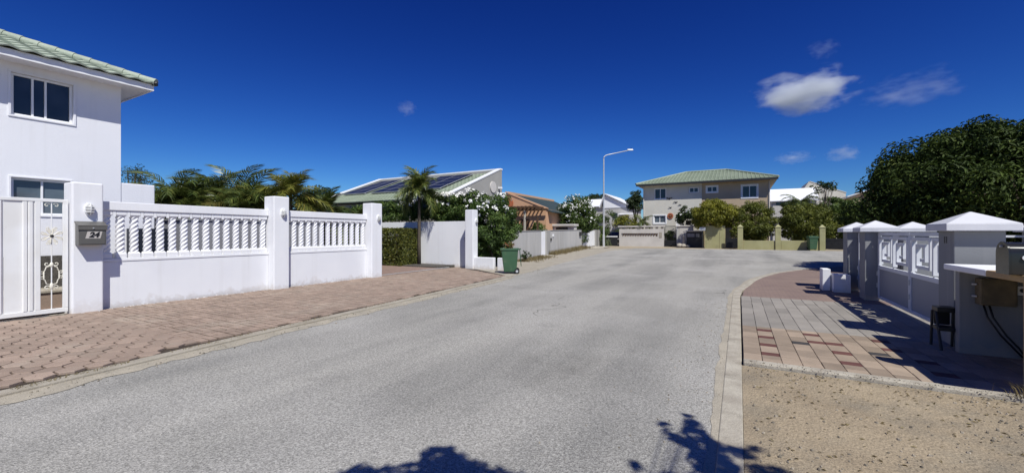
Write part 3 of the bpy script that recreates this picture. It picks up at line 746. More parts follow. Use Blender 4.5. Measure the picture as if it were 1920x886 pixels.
# ================================================================ LEFT: WHITE HOUSE
HX = -13.5
hs = thing('house', 'white two-storey house with pale green tiled roof behind the white gate', 'house', (-17, 0, 0))
b = MB()
W1 = (2.54, 3.47, 4.12, 5.02); W2 = (2.54, 3.42, 2.0, 2.79)
b.facade('x', HX, 1, -6, 4.31, 0, 5.22, [W1, W2, (-1.2, -.2, 4.12, 5.02)])
b.add([(HX, 4.31, 0), (-22, 4.31, 0), (-22, 4.31, 5.22), (HX, 4.31, 5.22)], [(0, 1, 2, 3)])
b.add([(HX, -6, 0), (-22, -6, 0), (-22, -6, 5.22), (HX, -6, 5.22)], [(3, 2, 1, 0)])
b.add([(-22, -6, 0), (-22, 4.31, 0), (-22, 4.31, 5.22), (-22, -6, 5.22)], [(0, 1, 2, 3)])
b.build('wall', M['house_white'], hs)
window(hs, 'x', HX, 1, *W1, split=(.34, .55), fw=.045, sill=False); window(hs, 'x', HX, 1, *W2, split=(.52,), fw=.045, glass='glass_pale', sill=False); window(hs, 'x', HX, 1, -1.2, -.2, 4.12, 5.02)
def surround(hsx, pl, c, sgn, r, wd=.045, pr=.02, m='house_white'):
    a0, a1, z0, z1 = r; f = MB()
    f.pbox(pl, c + sgn * .002, c + sgn * pr, a0 - wd, a1 + wd, z1 + .002, z1 + wd); f.pbox(pl, c + sgn * .002, c + sgn * pr, a0 - wd, a1 + wd, z0 - wd, z0 - .002)
    f.pbox(pl, c + sgn * .002, c + sgn * pr, a0 - wd, a0 - .002, z0 - .002, z1 + .002); f.pbox(pl, c + sgn * .002, c + sgn * pr, a1 + .002, a1 + wd, z0 - .002, z1 + .002)
    return f.build('window_surround', M[m], hsx, bevel=.006)
surround(hs, 'x', HX, 1, W1); surround(hs, 'x', HX, 1, W2, .04)
EX, EY, EZ, SL = HX + .5, 4.31 + .48, 5.36, .40
hipn = 4.2
core = MB(); a = (EX, EY, EZ); 
core.add([(EX, EY, EZ), (EX, -6.5, EZ), (EX - hipn, -6.5 + hipn, EZ + hipn * SL), (EX - hipn, EY - hipn, EZ + hipn * SL),
          (-22.6, EY, EZ), (-22.6, -6.5, EZ), (-22.6 + hipn, -6.5 + hipn, EZ + hipn * SL), (-22.6 + hipn, EY - hipn, EZ + hipn * SL)],
         [(0, 1, 2, 3), (0, 3, 7, 4), (4, 7, 6, 5), (1, 5, 6, 2), (3, 2, 6, 7), (0, 4, 5, 1)])
roof = core.build('roof', M['tile_green'], hs)
sf = MB(); sf.box(-22.4, EX - .04, -6.3, EY - .04, 5.221, 5.355); sf.build('soffit', M['house_white'], hs, bevel=.01)
fa = MB(); fa.box(EX - .035, EX - .003, -6.4, EY - .0, 5.20, 5.352); fa.box(-22.4, EX - .04, EY - .035, EY - .003, 5.20, 5.352); fa.build('fascia', M['trim_white'], hs)
th = math.atan(SL); ct, st = math.cos(th), math.sin(th)
def tile_mesh():
    n = 8; wd, L = .335, .43; vs = []; fs = []
    for j, s in enumerate((0, L)):
        for i in range(n + 1):
            y = -wd / 2 + wd * i / n; zz = .018 * math.cos(2 * math.pi * i / n) + (.045 if s == 0 else .012)
            vs.append((s, y, zz))
    for i in range(n + 1): vs.append((0, vs[i][1], vs[i][2] - .03))
    fs = [(i, i + 1, n + 2 + i, n + 1 + i) for i in range(n)] + [(i + 1, i, 2 * n + 2 + i, 2 * n + 3 + i) for i in range(n)]
    return MB().add(vs, fs)
tme = mesh_of(tile_mesh(), 'roof_tile', M['tile_green'])
for row in range(11):
    s = -.06 + row * .36; up = s * ct
    for k in range(26):
        y = EY - .2 - k * .335 - (.0 if row % 2 else .0)
        if y > EY - max(0, up) - .12 or y < -2.5: continue
        mt = Matrix(((-ct, 0, st, EX - s * ct + .01), (0, -1, 0, y), (st, 0, ct, EZ + s * st + .012), (0, 0, 0, 1)))
        mt.translation -= Vector(hs.location)
        o = bpy.data.objects.new('roof_tile', tme); C.objects.link(o); o.parent = roof; o.matrix_local = mt
hipd = Vector((-1, -1, SL)).normalized()
for k in range(14):
    p0 = Vector((EX + .03, EY + .03, EZ + .05)) + hipd * k * .34; c = MB(); c.tube([p0, p0 + hipd * .37], .10, 10, .085); c.build('ridge_cap', M['tile_green'], roof, smooth=True)
gl = MB(); gl.tube([(EX + .06, EY + .05, EZ + .03), (EX + .0, EY - .04, EZ + .02)], .06, 10); gl.build('hip_end_cap', M['dark'], roof)
MB().box(-13.495, -13.46, .5, 4.2, .40, 1.10).build('stone_plinth', M['gravel_dark'], hs)
MB().box(-13.495, -12.75, .5, 4.2, -.02, .34).build('terrace_step', M['paver'], hs, bevel=.01)
MB().box(-13.47, -12.72, .5, 4.2, .342, .398).build('terrace_edge', M['concrete_pale'], hs, bevel=.01)
# white side wall beyond the house and low block behind the balustrade
MB().box(-21, -13.52, 4.315, 5.0, 0, 2.86).build('side_wall', M['house_white'], loc=(-17, 5, 0), bevel=.02, label='plain white yard wall joined to the corner of the two-storey house', cat='wall')
gw = thing('garden_shed', 'low grey shed glimpsed behind the white balustrade', 'shed', (-14.2, 7, 0))
MB().box(-15, -13.45, 5.55, 9.9, 0, 1.95).build('wall', M['mid_grey'], gw, bevel=.01)
MB().box(-15.05, -13.42, 5.5, 10, 1.952, 2.0).build('roof', M['mid_grey'], gw, bevel=.01)
MB().box(-13.43, -13.445, 6.4, 7.3, .0, 1.8).build('door', M['mid_grey'], gw)
MB().box(-13.515, -13.2, 4.42, 5.15, 0, 1.72).build('dark_doorway_box', M['navy'], loc=(-13.36, 4.8, 0), bevel=.01, label='dark navy box standing in for a shadowed doorway behind the first spiral balusters', cat='cupboard')  # dark box added where a doorway lies in shadow

# ---------------------------------------------------------------- left gate
gt = thing('entrance_gate', 'white steel entrance gate with ribbed sheet and scrollwork strip', 'gate', (-11.4, 1.4, 0.04))
GX = -11.42; f = MB(); gy0, gy1 = -.4, 2.86
f.box(GX - .025, GX + .025, gy0, gy1, 2.19, 2.25); f.box(GX - .025, GX + .025, gy0, gy1, .09, .17)
f.box(GX - .025, GX + .025, gy1 - .07, gy1, .17, 2.19); f.box(GX - .025, GX + .025, 2.43, 2.50, .17, 2.19); f.box(GX - .025, GX + .025, gy0, gy0 + .06, .17, 2.19)
f.build('frame', M['gate_white'], gt, bevel=.006)
y = gy0 + .06
prof = []
b = MB()
while y < 2.42:
    y1 = min(y + .30, 2.43)
    q = MB(); q.box(GX - .004, GX + .004, y + .002, y1 - .002, .172, 2.188); q.build('sheet', M['gate_white'], gt)
    if y1 < 2.4 or True:
        r_ = MB(); r_.add([(GX + .005, y1 - .085, .175), (GX + .03, y1 - .07, .175), (GX + .03, y1 - .03, .175), (GX + .005, y1 - .015, .175),
                           (GX + .005, y1 - .085, 2.18), (GX + .03, y1 - .07, 2.18), (GX + .03, y1 - .03, 2.18), (GX + .005, y1 - .015, 2.18)],
                          [(0, 1, 5, 4), (1, 2, 6, 5), (2, 3, 7, 6), (4, 5, 6, 7), (3, 2, 1, 0)]); r_.build('rib', M['gate_white'], gt)
    y = y1
yc = (2.50 + gy1 - .07) / 2
MB().tube([(GX, yc, .17), (GX, yc, 2.19)], .009, 8).build('centre_bar', M['gate_white'], gt, smooth=True)
def curl(cy, cz, r, a0, turns, sgn=1, n=18):
    return [(GX, cy + sgn * r * (1 - .75 * i / n) * math.cos(a0 + turns * 6.283 * i / n), cz + r * (1 - .75 * i / n) * math.sin(a0 + turns * 6.283 * i / n)) for i in range(n + 1)]
ro = MB()
for k in range(8):
    an = k * math.pi / 4 + .39; c, s = math.cos(an), math.sin(an)
    pts = [(GX + .015, yc + c * r - s * o, 1.55 + s * r * 1.15 + c * o) for r, o in ((.015, 0), (.06, .012), (.11, .03), (.145, .02), (.15, -.01), (.125, -.02))]
    ro.tube(pts, .012, 6, .007)
    L = [(GX + .02, yc + c * r - s * o, 1.55 + s * r * 1.15 + c * o) for r, o in ((.05, 0), (.095, .028), (.14, 0), (.095, -.028))]
    ro.add(L, [(0, 1, 2, 3)])
ro.build('rosette', M['cream'], gt)
MB().lathe([(.0, 1.52), (.022, 1.53), (.03, 1.55), (.022, 1.57), (.0, 1.58)], GX + .015, yc, 10).build('rosette_boss', M['dark'], gt, smooth='all')
scw = MB()
for s in (-1, 1):
    oct_ = [(GX, yc + s * y_, z_) for y_, z_ in ((.02, .98), (.07, .96), (.085, .9), (.1, .88), (.1, .74), (.085, .72), (.07, .65), (.02, .63))]
    scw.tube(oct_, .009, 6)
    scw.tube(curl(yc + s * .125, .87, .035, 3.4 if s > 0 else 3.4, .85, s), .008, 6); scw.tube(curl(yc + s * .125, .76, .035, 2.9, -.85, s), .008, 6)
    scw.tube(curl(yc + s * .06, 1.02, .04, 3.6, .9, s), .008, 6); scw.tube(curl(yc + s * .06, .575, .04, 2.7, -.9, s), .008, 6)
    scw.tube(curl(yc + s * .06, 2.13, .04, 2.7, -.9, s), .008, 6)
scw.lathe([(.0, .94), (.02, .97), (.03, 1.0), (.018, 1.04), (.0, 1.06)], GX, yc, 10); scw.lathe([(.0, .52), (.02, .55), (.03, .6), (.018, .65), (.0, .67)], GX, yc, 10)
scw.build('scrollwork', M['cream'], gt, smooth='all')
MB().box(-11.62, -11.25, -1, 2.88, -.02, .03).build('gate_sill', M['concrete'], kind='structure', bevel=.01)

# ---------------------------------------------------------------- pillars, walls, balustrades on the left
def pillar(label, x0, x1, y0, y1, h, group='white masonry pillars along the left pavement'):
    return MB().box(x0, x1, y0, y1, -.03, h).build('gate_pillar', M['white'], loc=((x0 + x1) / 2, (y0 + y1) / 2, 0), bevel=.025, label=label, cat='pillar', group=group)
pillar('white pillar carrying the grey letterbox beside the entrance gate', -11.75, -11.3, 2.885, 3.34, 2.6)
pillar('white square pillar between the two spiral balustrades', -11.71, -11.25, 6.81, 7.26, 2.63)
pillar('white square pillar at the driveway end of the balustrade', -11.71, -11.25, 10.28, 10.76, 2.66)
pillar('white slim pillar at the far side of the driveway', -10.85, -10.42, 15.32, 15.72, 2.66)
def twist(r, z, a): return r + .0115 * math.cos(4 * (a - z * 16.0))
def baluster_mesh():
    b = MB(); z0, z1 = 1.075, 2.075
    b.box(-.085, .085, -.085, .085, z0, z0 + .085); b.box(-.085, .085, -.085, .085, z1 - .085, z1)
    b.frustum(0, 0, z0 + .085, z0 + .125, .085, .085, .062, .062); b.frustum(0, 0, z1 - .125, z1 - .085, .062, .062, .085, .085)
    b.lathe([(.067, z0 + .126 + (z1 - z0 - .252) * i / 64) for i in range(65)], 0, 0, 32, twist)
    return b
bal = mesh_of(baluster_mesh(), 'baluster', M['white']); bal.polygons.foreach_set('use_smooth', [True] * len(bal.polygons)); bal.set_sharp_from_angle(angle=R(40))
def balustrade(label, y0, y1, n):
    t = thing('balustrade_wall', label, 'garden wall', (WX, (y0 + y1) / 2, 0), 'spiral balustrade walls')
    MB().box(WX - .2, WX, y0, y1, -.03, 1.0).build('low_wall', M['white_low'], t, bevel=.012)
    MB().box(WX - .22, WX + .012, y0, y1, 1.002, 1.07).build('bottom_rail', M['white'], t, bevel=.012)
    MB().box(WX - .21, WX + .015, y0, y1, 2.078, 2.26).build('top_rail', M['white'], t, bevel=.012)
    st_ = (y1 - y0) / n
    for k in range(n):
        child('baluster', bal, t, Matrix.Translation((-.095, y0 + st_ * (k + .5) - (y0 + y1) / 2, 0)))
    for k in range(n - 1):
        yy = y0 + st_ * (k + 1); MB().box(WX - .03, WX - .008, yy - .024, yy + .024, 1.95, 2.077).build('rail_bracket', M['white'], t)
balustrade('white wall of spiral balusters beside the letterbox pillar', 3.342, 6.808, 15)
balustrade('white wall of spiral balusters next to the open driveway', 7.262, 10.278, 13)
# wall behind driveway
MB().box(-18.5, -10.86, 16.0, 16.2, -.03, 2.17).build('boundary_wall', M['white_low'], loc=(-14.5, 16.1, 0), bevel=.012, label='white boundary wall at the back of the driveway below the hedge', cat='wall')
MB().box(-10.41, -9.4, 15.4, 15.6, -.03, .53).build('low_wall', M['white_low'], loc=(-9.9, 15.5, 0), bevel=.02, label='low white wall stub next to the slim far pillar', cat='wall')
MB().box(-9.2, -8.45, 15.4, 15.6, -.03, .53).build('low_wall', M['white_low'], loc=(-8.8, 15.5, 0), bevel=.02, label='low white wall stub half hidden behind the green wheelie bin', cat='wall')
hb = MB().tube([(-10.95, 15.99, 1.93), (-10.95, 15.9, 1.93), (-11.15, 15.86, 1.93)], .015, 6); hb.tube([(-11.05, 15.88, 1.92), (-11.12, 15.88, 1.5), (-11.2, 15.9, 1.3)], .012, 6)
hb.build('gate_hook', M['steel'], loc=(-11, 15.95, 1.9), label='small steel hook hanging on the white driveway wall', cat='hook')

# bulkhead lamps
def wall_lamp(label, x, y, z):
    t = thing('wall_lamp', label, 'lamp', (x, y, z), 'bulkhead lamps on the white pillars')
    def ell(cx, ry, rz, th, n=20): return [(cx, y + ry * math.cos(k * 6.283 / n), z + rz * math.sin(k * 6.283 / n)) for k in range(n)]
    b = MB(); n = 20; vs = ell(x + .001, .075, .125, 0) + ell(x + .04, .075, .125, 0); b.add(vs, [(k, (k + 1) % n, n + (k + 1) % n, n + k) for k in range(n)] + [tuple(range(n, 2 * n))]); b.build('backplate', M['trim_white'], t, smooth=True)
    g = MB(); rings = [ell(x + .041 + .055 * math.sin(q), .062 * math.cos(q), .108 * math.cos(q), 0) for q in (0, .4, .8, 1.15, 1.45)]
    vs = sum(rings, []); g.add(vs, [(i * n + k, i * n + (k + 1) % n, (i + 1) * n + (k + 1) % n, (i + 1) * n + k) for i in range(4) for k in range(n)] + [tuple(range(4 * n, 5 * n))]); g.build('glass', M['lamp_glass'], t, smooth='all')
    c = MB()
    c.tube([(x + .042 + .062 * math.sin(math.pi * i / 10), y, z + .115 * math.cos(math.pi * i / 10)) for i in range(11)], .006, 6)
    for dz in (-.05, .0, .05): c.tube([(x + .042 + .056 * math.sin(math.pi * i / 10), y + .066 * math.cos(math.pi * i / 10), z + dz) for i in range(11)], .0055, 6)
    c.build('cage', M['trim_white'], t, smooth='all')
wall_lamp('white caged bulkhead lamp above the grey letterbox', -11.3, 3.13, 2.07)
wall_lamp('white caged bulkhead lamp on the pillar between balustrades', -11.25, 7.07, 2.17)
wall_lamp('white caged bulkhead lamp on the pillar at the driveway', -11.25, 10.58, 2.13)
wall_lamp('white caged bulkhead lamp on the slim far pillar', -10.42, 15.56, 2.15)
# letterbox 24
lb = thing('letterbox', 'grey metal letterbox numbered 24 on the white pillar', 'letterbox', (-11.3, 3.12, 1.35))
y0, y1, z0, z1 = 2.93, 3.325, 1.37, 1.78
b = MB(); b.add([(-11.299, y0, z0), (-11.11, y0, z0), (-11.11, y1, z0), (-11.299, y1, z0), (-11.299, y0, z1 + .03), (-11.11, y0, z1 - .03), (-11.11, y1, z1 - .03), (-11.299, y1, z1 + .03)],
              [(3, 2, 1, 0), (4, 5, 6, 7), (0, 1, 5, 4), (1, 2, 6, 5), (2, 3, 7, 6), (3, 0, 4, 7)]); b.build('body', M['box_grey'], lb, bevel=.006)
l_ = MB().slab([(-11.299, y0 - .015, z1 + .04), (-11.09, y0 - .015, z1 - .045), (-11.09, y1 + .015, z1 - .045), (-11.299, y1 + .015, z1 + .04)], .018); l_.box(-11.105, -11.088, y0 - .012, y1 + .012, z1 - .115, z1 - .046); l_.build('lid', M['box_grey'], lb, bevel=.004)
MB().box(-11.109, -11.104, y0 + .02, y1 - .02, z0 + .02, z1 - .14).build('door', M['box_grey'], lb, bevel=.002)
pa = MB(); pa.add([(-11.1025, 3.02, 1.50), (-11.1025, 3.235, 1.50), (-11.1025, 3.265, 1.635), (-11.1025, 3.05, 1.635)], [(0, 1, 2, 3)]); pa.build('number_plate', M['pale_render'], lb)
text_mesh('24', .14, M['black'], 'number', lb, (-11.099, 3.142, 1.567), (R(90), 0, R(90)), .25, .001, .006)
MB().tube([(-11.087, 3.13, 1.70), (-11.075, 3.13, 1.70)], .012, 10).build('lock', M['steel'], lb)

# ---------------------------------------------------------------- hedges, palms, bushes of the left gardens
def box_points(n, x0, x1, y0, y1, z0, z1, thick=.14):
    P = rng.uniform([x0, y0, z0], [x1, y1, z1], (n, 3)); N = np.zeros((n, 3)); f = rng.integers(0, 5, n)
    for k, (ax, v, s) in enumerate(((0, x0, -1), (0, x1, 1), (1, y0, -1), (1, y1, 1), (2, z1, 1))):
        q = f == k; P[q, ax] = v - s * np.abs(rng.normal(0, thick, q.sum())) + .04 * np.sin(P[q, (ax + 1) % 3] * 7); N[q, ax] = s
    return P, N
hd = thing('clipped_hedge', 'clipped square yellow-green hedge on the driveway behind the balustrade pillar', 'hedge', (-16, 15.1, 0))
P, N = box_points(20000, -18, -13.95, 14.45, 15.85, .05, 1.82, .1); child('foliage', leaf_mesh('foliage', P - np.array([-16, 15.1, 0]), N, .095, M['leaf_hedge'], .5, .6), hd)
b = MB()
for k in range(14): 
    x = -17.8 + k * .28; b.tube([(x, 15.1, 0), (x + rnd.uniform(-.1, .1), 15.1 + rnd.uniform(-.3, .3), 1.5)], .03, 6, .012)
b.build('stems', M['bark'], hd)
# long hedge over the wall and the big oleander
cl = np.array([(x, 16.75 + rnd.uniform(-.3, .3), z, rnd.uniform(.3, .45)) for x in np.arange(-22.5, -11, .26) for z in (1.2, 1.9, 2.5, 2.85 + .1 * math.sin(x * 2.2))] +
              [(x, 16.75 + rnd.uniform(-.2, .2), 3.1 + .12 * math.sin(x * 1.7) + max(0, (x + 15.5) * .1), rnd.uniform(.22, .34)) for x in np.arange(-18, -11, .25)])
hg = thing('flowering_hedge', 'tall loose green hedge growing over the white driveway wall', 'hedge', (-16, 16.75, 0))
P, N, k = clump_points(cl, 30000); child('foliage', leaf_mesh('foliage', P - np.array([-16, 16.75, 0]), N, .17, M['leaf_oleander'], .28, .8, droop=.4), hg)
top_cl = cl[(cl[:, 2] > 2.9) & (cl[:, 0] > -16)]
fm = MB()
for q in rng.integers(0, len(top_cl), 110):
    c = top_cl[q, :3] + np.array([rng.normal(0, .12), -abs(rng.normal(.15, .1)), rng.uniform(.1, .3)]); fr = rnd.uniform(.03, .05)
    for j_ in range(5):
        cc = Vector(c + rng.normal(0, .035, 3)); nn = Vector((rng.normal(0, .5), -1, rng.uniform(.2, 1.4))).normalized(); a_ = nn.orthogonal().normalized(); b_ = nn.cross(a_)
        fm.add([cc - nn * fr * .3] + [cc + (a_ * math.cos(i * 1.2566) + b_ * math.sin(i * 1.2566)) * fr for i in range(5)], [(0, i + 1, (i + 1) % 5 + 1) for i in range(5)])
fm.build('flowers', M['flower'], hg, kind='stuff')
b = MB()
for x in np.arange(-21, -11, .7): b.tube([(x, 16.75, 0), (x + .1, 16.7, 1.2), (x, 16.8, 2.4)], .035, 6, .015)
b.build('stems', M['bark'], hg)
sh = SUNX = None
tree('oleander_bush', 'big dark green oleander topped with white flowers behind the wheelie bin', 'bush', -10.75, 17.0, 0, 1.7, 1.55, 1.05, 1.75, M['leaf_oleander'], 22000, .17, 95, .42, trunk_r=.05, lo=-.95, aspect=.28, shell=.55, limbs=16, stems=4,
     flowers=130, fl_bias=lambda c: (c[2] - 2.2) * (1 if c[1] < 17.6 else .3))
tree('oleander_bush', 'taller crest of white-flowered oleander below the grey gable wall', 'bush', -13.0, 17.3, 0, 2.5, 1.3, .6, 1.1, M['leaf_oleander'], 9000, .17, 50, .36, trunk_r=.05, lo=-.7, aspect=.28, shell=.55, limbs=10, stems=3,
     flowers=95, fl_bias=lambda c: max(.0, c[2] - 2.7))
# driveway palm
FK_TIGHT = dict(L=1.45, lift=.25, droop=1.8, nl=30, ll=.46, lw=.05, m=M['frond_mid'], hang=.3)
palm('palm_tree', 'slender palm on the driveway in front of the solar roof', -13.75, 15.55, 0.05, 3.7, 'tight', 36, FK_TIGHT, tr=.075, lift=(-.8, 1.5), scale=1.0)
# garden palms behind the balustrade
FK_ARECA = dict(L=1.8, lift=.15, droop=1.5, nl=30, ll=.52, lw=.05, m=M['frond_dark'], hang=.35)
FK_YEL = dict(L=1.5, lift=.2, droop=1.5, nl=28, ll=.46, lw=.05, m=M['frond_yellow'], hang=.3)
FK_BRN = dict(L=1.7, lift=.1, droop=1.6, nl=28, ll=.46, lw=.05, m=M['frond_brown'], hang=.5)
FK_SMALL = dict(L=1.1, lift=.2, droop=1.4, nl=28, ll=.4, lw=.05, m=M['frond_dark'], hang=.3)
G = 'garden palms behind the balustrade'
def at(px, X): 
    Y, D = onX(px, X); return X, Y
x, y = at(328, -18.2); palm('palm_tree', 'leftmost dark feathery palm beside the white yard wall', x, y, 0, 3.1, 'areca', 44, FK_ARECA, .06, G, (-.5, 1.2), 5, 1.0)
x, y = at(385, -17.0); palm('palm_tree', 'low olive palm clump to the right of the leftmost palm', x, y, 0, 2.9, 'arecab', 40, {**FK_ARECA, 'L': 1.5}, .06, G, (-.5, 1.1), 5, .9)
x, y = at(438, -18.6); palm('palm_tree', 'tallest dark palm clump behind the first balustrade', x, y, 0, 3.45, 'areca', 48, FK_ARECA, .06, G, (-.6, 1.2), 6, 1.2)
x, y = at(485, -16.3); palm('palm_tree', 'palm clump with browned lower fronds left of the middle pillar', x, y, 0, 3.0, 'arecab', 40, {**FK_ARECA, 'L': 1.5}, .06, G, (-.5, 1.2), 5, .8)
x, y = at(455, -15.6); palm('palm_tree', 'low palm clump of drooping brown fronds behind the rail', x, y, 0, 2.5, 'brown', 26, FK_BRN, .05, G, (-.5, .8), 4, .8)
x, y = at(415, -17.6); palm('palm_tree', 'shaggy brown and green palm filling the middle of the clump', x, y, 0, 2.8, 'brown', 26, FK_BRN, .05, G, (-.4, 1.0), 4, .8)
x, y = at(545, -15.2); palm('palm_tree', 'bright yellow-green palm just right of the middle pillar', x, y, 0, 3.0, 'yel', 32, FK_YEL, .08, G, (-.5, 1.35))
for px, X, h, lab in ((612, -15.4, 2.5, 'small palm under the left end of the solar roof'), (650, -15.9, 2.5, 'second small palm under the solar panels'), (684, -16.6, 2.6, 'third small palm close to the driveway pillar'), (578, -16.4, 2.7, 'small dark palm behind the yellow-green palm')):
    x, y = at(px, X); palm('palm_tree', lab, x, y, 0, h, 'small', 26, FK_SMALL, .05, G, (-.4, 1.3), 2, .3)
x, y = at(552, -14.6); MB().lathe([(.0, 1.72), (.1, 1.72), (.14, 1.98), (.15, 2.0), (.0, 2.0)], x, y, 14).build('plant_pot', M['pot'], loc=(x, y, 1.72), smooth=True, label='terracotta pot showing above the second balustrade rail', cat='pot')
pl2 = MB().box(x - .25, x + .25, y - .25, y + .25, 0, 1.715); pl2.build('plinth', M['white'], loc=(x, y, 0), label='white plinth under the terracotta pot behind the balustrade', cat='plinth')
x, y = at(640, -19); tree('shrub', 'dark shrub filling behind the small palms', 'shrub', -19, 13.6, 0, 1.7, 2.4, 1.4, 1.5, M['leaf_dark'], 5000, .16, 40, .45, trunk_r=.05, lo=-.9, stems=3)
tree('shrub', 'dark shrub below the tall palm clump', 'shrub', -19.0, 8.9, 0, 1.8, 2.2, 2.6, 1.7, M['leaf_dark'], 11000, .16, 50, .5, trunk_r=.05, lo=-.9, stems=3)
tree('tree', 'dark tree top between the yellow palm and the solar house', 'tree', *at(600, -34), 0, 4.4, 1.9, 1.6, 1.5, M['leaf_dark'], 5000, .2, 40, .6)
tree('tree', 'bare greyish treetop beyond the white yard wall', 'tree', *at(246, -40), 0, 5.7, 1.5, 1.4, 1.0, M['leaf_dark'], 1200, .14, 26, .5, limbs=24)

# ================================================================ SOLAR HOUSE
sh = thing('house', 'grey house with solar panels on its green sloping roof', 'house', (-19, 20, 0))
XE, XW, YE, YR, ZE, ZR = -13.8, -24.9, 17.8, 23.46, 3.52, 5.58
slp = (ZR - ZE) / (YR - YE)
b = MB()
ZP = 5.86
def gable(x, t=.22):
    q = [(YE + .3, 0), (YR + .02, 0), (YR + .02, ZP - .09), (YE - .1, ZE + .02)]
    b.add([(x, a, z) for a, z in q] + [(x - t, a, z) for a, z in q], [(0, 1, 2, 3), (7, 6, 5, 4), (0, 4, 5, 1), (1, 5, 6, 2), (2, 6, 7, 3), (3, 7, 4, 0)])
gable(XE); gable(XW + .22)
b.box(XW + .23, XE - .23, YE + .35, YE + .5, 0, 3.45)
b.box(XW, XE, YR + .03, YR + .25, 0, ZP - .08)
b.build('wall', M['grey_gable'], sh)
tr = MB()
for x in (XE + .03, XW + .25):
    tr.add([(x, YE - .15, ZE + .03), (x - .28, YE - .15, ZE + .03), (x - .28, YR + .02, ZP - .08), (x, YR + .02, ZP - .08), (x, YE - .15, ZE + .13), (x - .28, YE - .15, ZE + .13), (x - .28, YR + .02, ZP + .02), (x, YR + .02, ZP + .02)],
           [(3, 2, 1, 0), (4, 5, 6, 7), (0, 1, 5, 4), (1, 2, 6, 5), (2, 3, 7, 6), (3, 0, 4, 7)])
tr.box(XW, XE + .03, YR + .025, YR + .30, ZP - .075, ZP + .02)
tr.build('parapet_trim', M['trim_white'], sh, bevel=.01)
rf = MB(); nr = 14
nn = Vector((0, -slp, 1)).normalized()
def rp(x, s, h=0):           # point on the roof plane: s 0..1 eave to ridge
    p = Vector((x, YE + (YR - YE) * s, ZE + (ZR - ZE) * s)) + nn * h; return tuple(p)
for k in range(nr):
    s0, s1 = k / nr, (k + 1) / nr
    rf.add([rp(XW + .25, s0, .05), rp(XE - .26, s0, .05), rp(XE - .26, s1, .015), rp(XW + .25, s1, .015), rp(XW + .25, s0, -.02), rp(XE - .26, s0, -.02)], [(0, 1, 2, 3), (4, 5, 1, 0)])
for k in range(38):
    x = XW + .4 + k * .28
    rf.add([rp(x, 0, .03), rp(x + .07, 0, .03), rp(x + .07, 1, .03), rp(x, 1, .03), rp(x + .01, 0, .07), rp(x + .06, 0, .07), rp(x + .06, 1, .07), rp(x + .01, 1, .07)], [(4, 5, 6, 7), (0, 4, 7, 3), (1, 2, 6, 5), (0, 1, 5, 4)])
rf.build('roof', M['roof_green'], sh)
# photovoltaic modules: three arrays of two by four
def modules(x0, x1, s0, s1, nx, ny):
    L = math.hypot(YR - YE, ZR - ZE); ms = (s1 - s0) / ny; mw = (x1 - x0) / nx; th_ = math.atan(slp)
    for i in range(nx):
        for j in range(ny):
            wd, ln = mw - .02, ms * L - .02
            f = MB(); f.box(-wd / 2, wd / 2, -ln / 2, ln / 2, -.03, 0)
            me = mesh_of(f, 'solar_panel', M['steel'])
            c = Vector(rp(x0 + mw * (i + .5), s0 + ms * (j + .5), .17)) - Vector(sh.location)
            o = child('solar_panel', me, sh, Matrix.Translation(c) @ Matrix.Rotation(th_, 4, 'X'))
            g = MB().add([(-wd / 2 + .02, -ln / 2 + .02, .003), (wd / 2 - .02, -ln / 2 + .02, .003), (wd / 2 - .02, ln / 2 - .02, .003), (-wd / 2 + .02, ln / 2 - .02, .003)], [(0, 1, 2, 3)])
            child('cells', mesh_of(g, 'cells', M['pv']), o)
    for s in (s0 + ms * .1, s1 - ms * .1): MB().slab([rp(x0, s, .08), rp(x1, s, .08), rp(x1, s + .008, .08), rp(x0, s + .008, .08)], .05).build('mounting_rail', M['steel'], sh)
modules(-24.1, -22.0, .30, .93, 2, 4)
modules(-21.3, -18.9, .28, .93, 2, 4)
modules(-18.4, -15.6, .30, .93, 2, 4)
dk = MB().tube([(XE + .001, 22.55, 4.55), (XE + .06, 22.55, 4.55)], .36, 28); dk.build('round_vent', M['pale_render'], sh, smooth=True)
fl = MB().box(XE, XE + .25, 23.2, 23.35, 4.5, 4.62); fl.build('flood_lamp', M['trim_white'], sh, bevel=.01)

# ================================================================ GREY WALL ALONG THE ROAD AND THE BIN
A0, A1 = Vector((-10.75, 19.2)), Vector((-12.9, 41.5)); ad = (A1 - A0).normalized(); an = Vector((ad.y, -ad.x))
def wall_at(px):
    dx, dy = bearing(px); # solve A0 + t ad = D (dx,dy)
    det = ad.x * -dy - ad.y * -dx; t = ((-A0.x) * -dy - (-A0.y) * -dx) / det; return t
def wbox(mb, t0, t1, o0, o1, z0, z1):
    q = [A0 + ad * t0 + an * o0, A0 + ad * t1 + an * o0, A0 + ad * t1 + an * o1, A0 + ad * t0 + an * o1]
    g = [zg(p.y) for p in q]
    mb.add([(p.x, p.y, z0 + (g[i] if z0 > -.01 else 0)) for i, p in enumerate(q)] + [(p.x, p.y, z1 + g[i]) for i, p in enumerate(q)], [(3, 2, 1, 0), (4, 5, 6, 7), (0, 1, 5, 4), (1, 2, 6, 5), (2, 3, 7, 6), (3, 0, 4, 7)]); return mb
T = {p: wall_at(p) for p in (960, 1015, 1024, 1031, 1092, 1094, 1116, 1126)}
gwl = thing('roadside_wall', 'weathered grey rendered wall with white door panels along the road', 'wall', (*(A0 + ad * 8), 0))
wbox(MB(), 0, T[1015], 0, -.2, -.06, 1.66).build('wall_panel', M['grey_render'], gwl, bevel=.015)
wbox(MB(), T[1031], T[1092], 0, -.2, -.06, 1.66).build('wall_panel', M['grey_render'], gwl, bevel=.015)
wbox(MB(), T[1024], T[1031] - .01, .05, -.25, -.06, 1.70).build('pier', M['grey_gable'], gwl, bevel=.015)
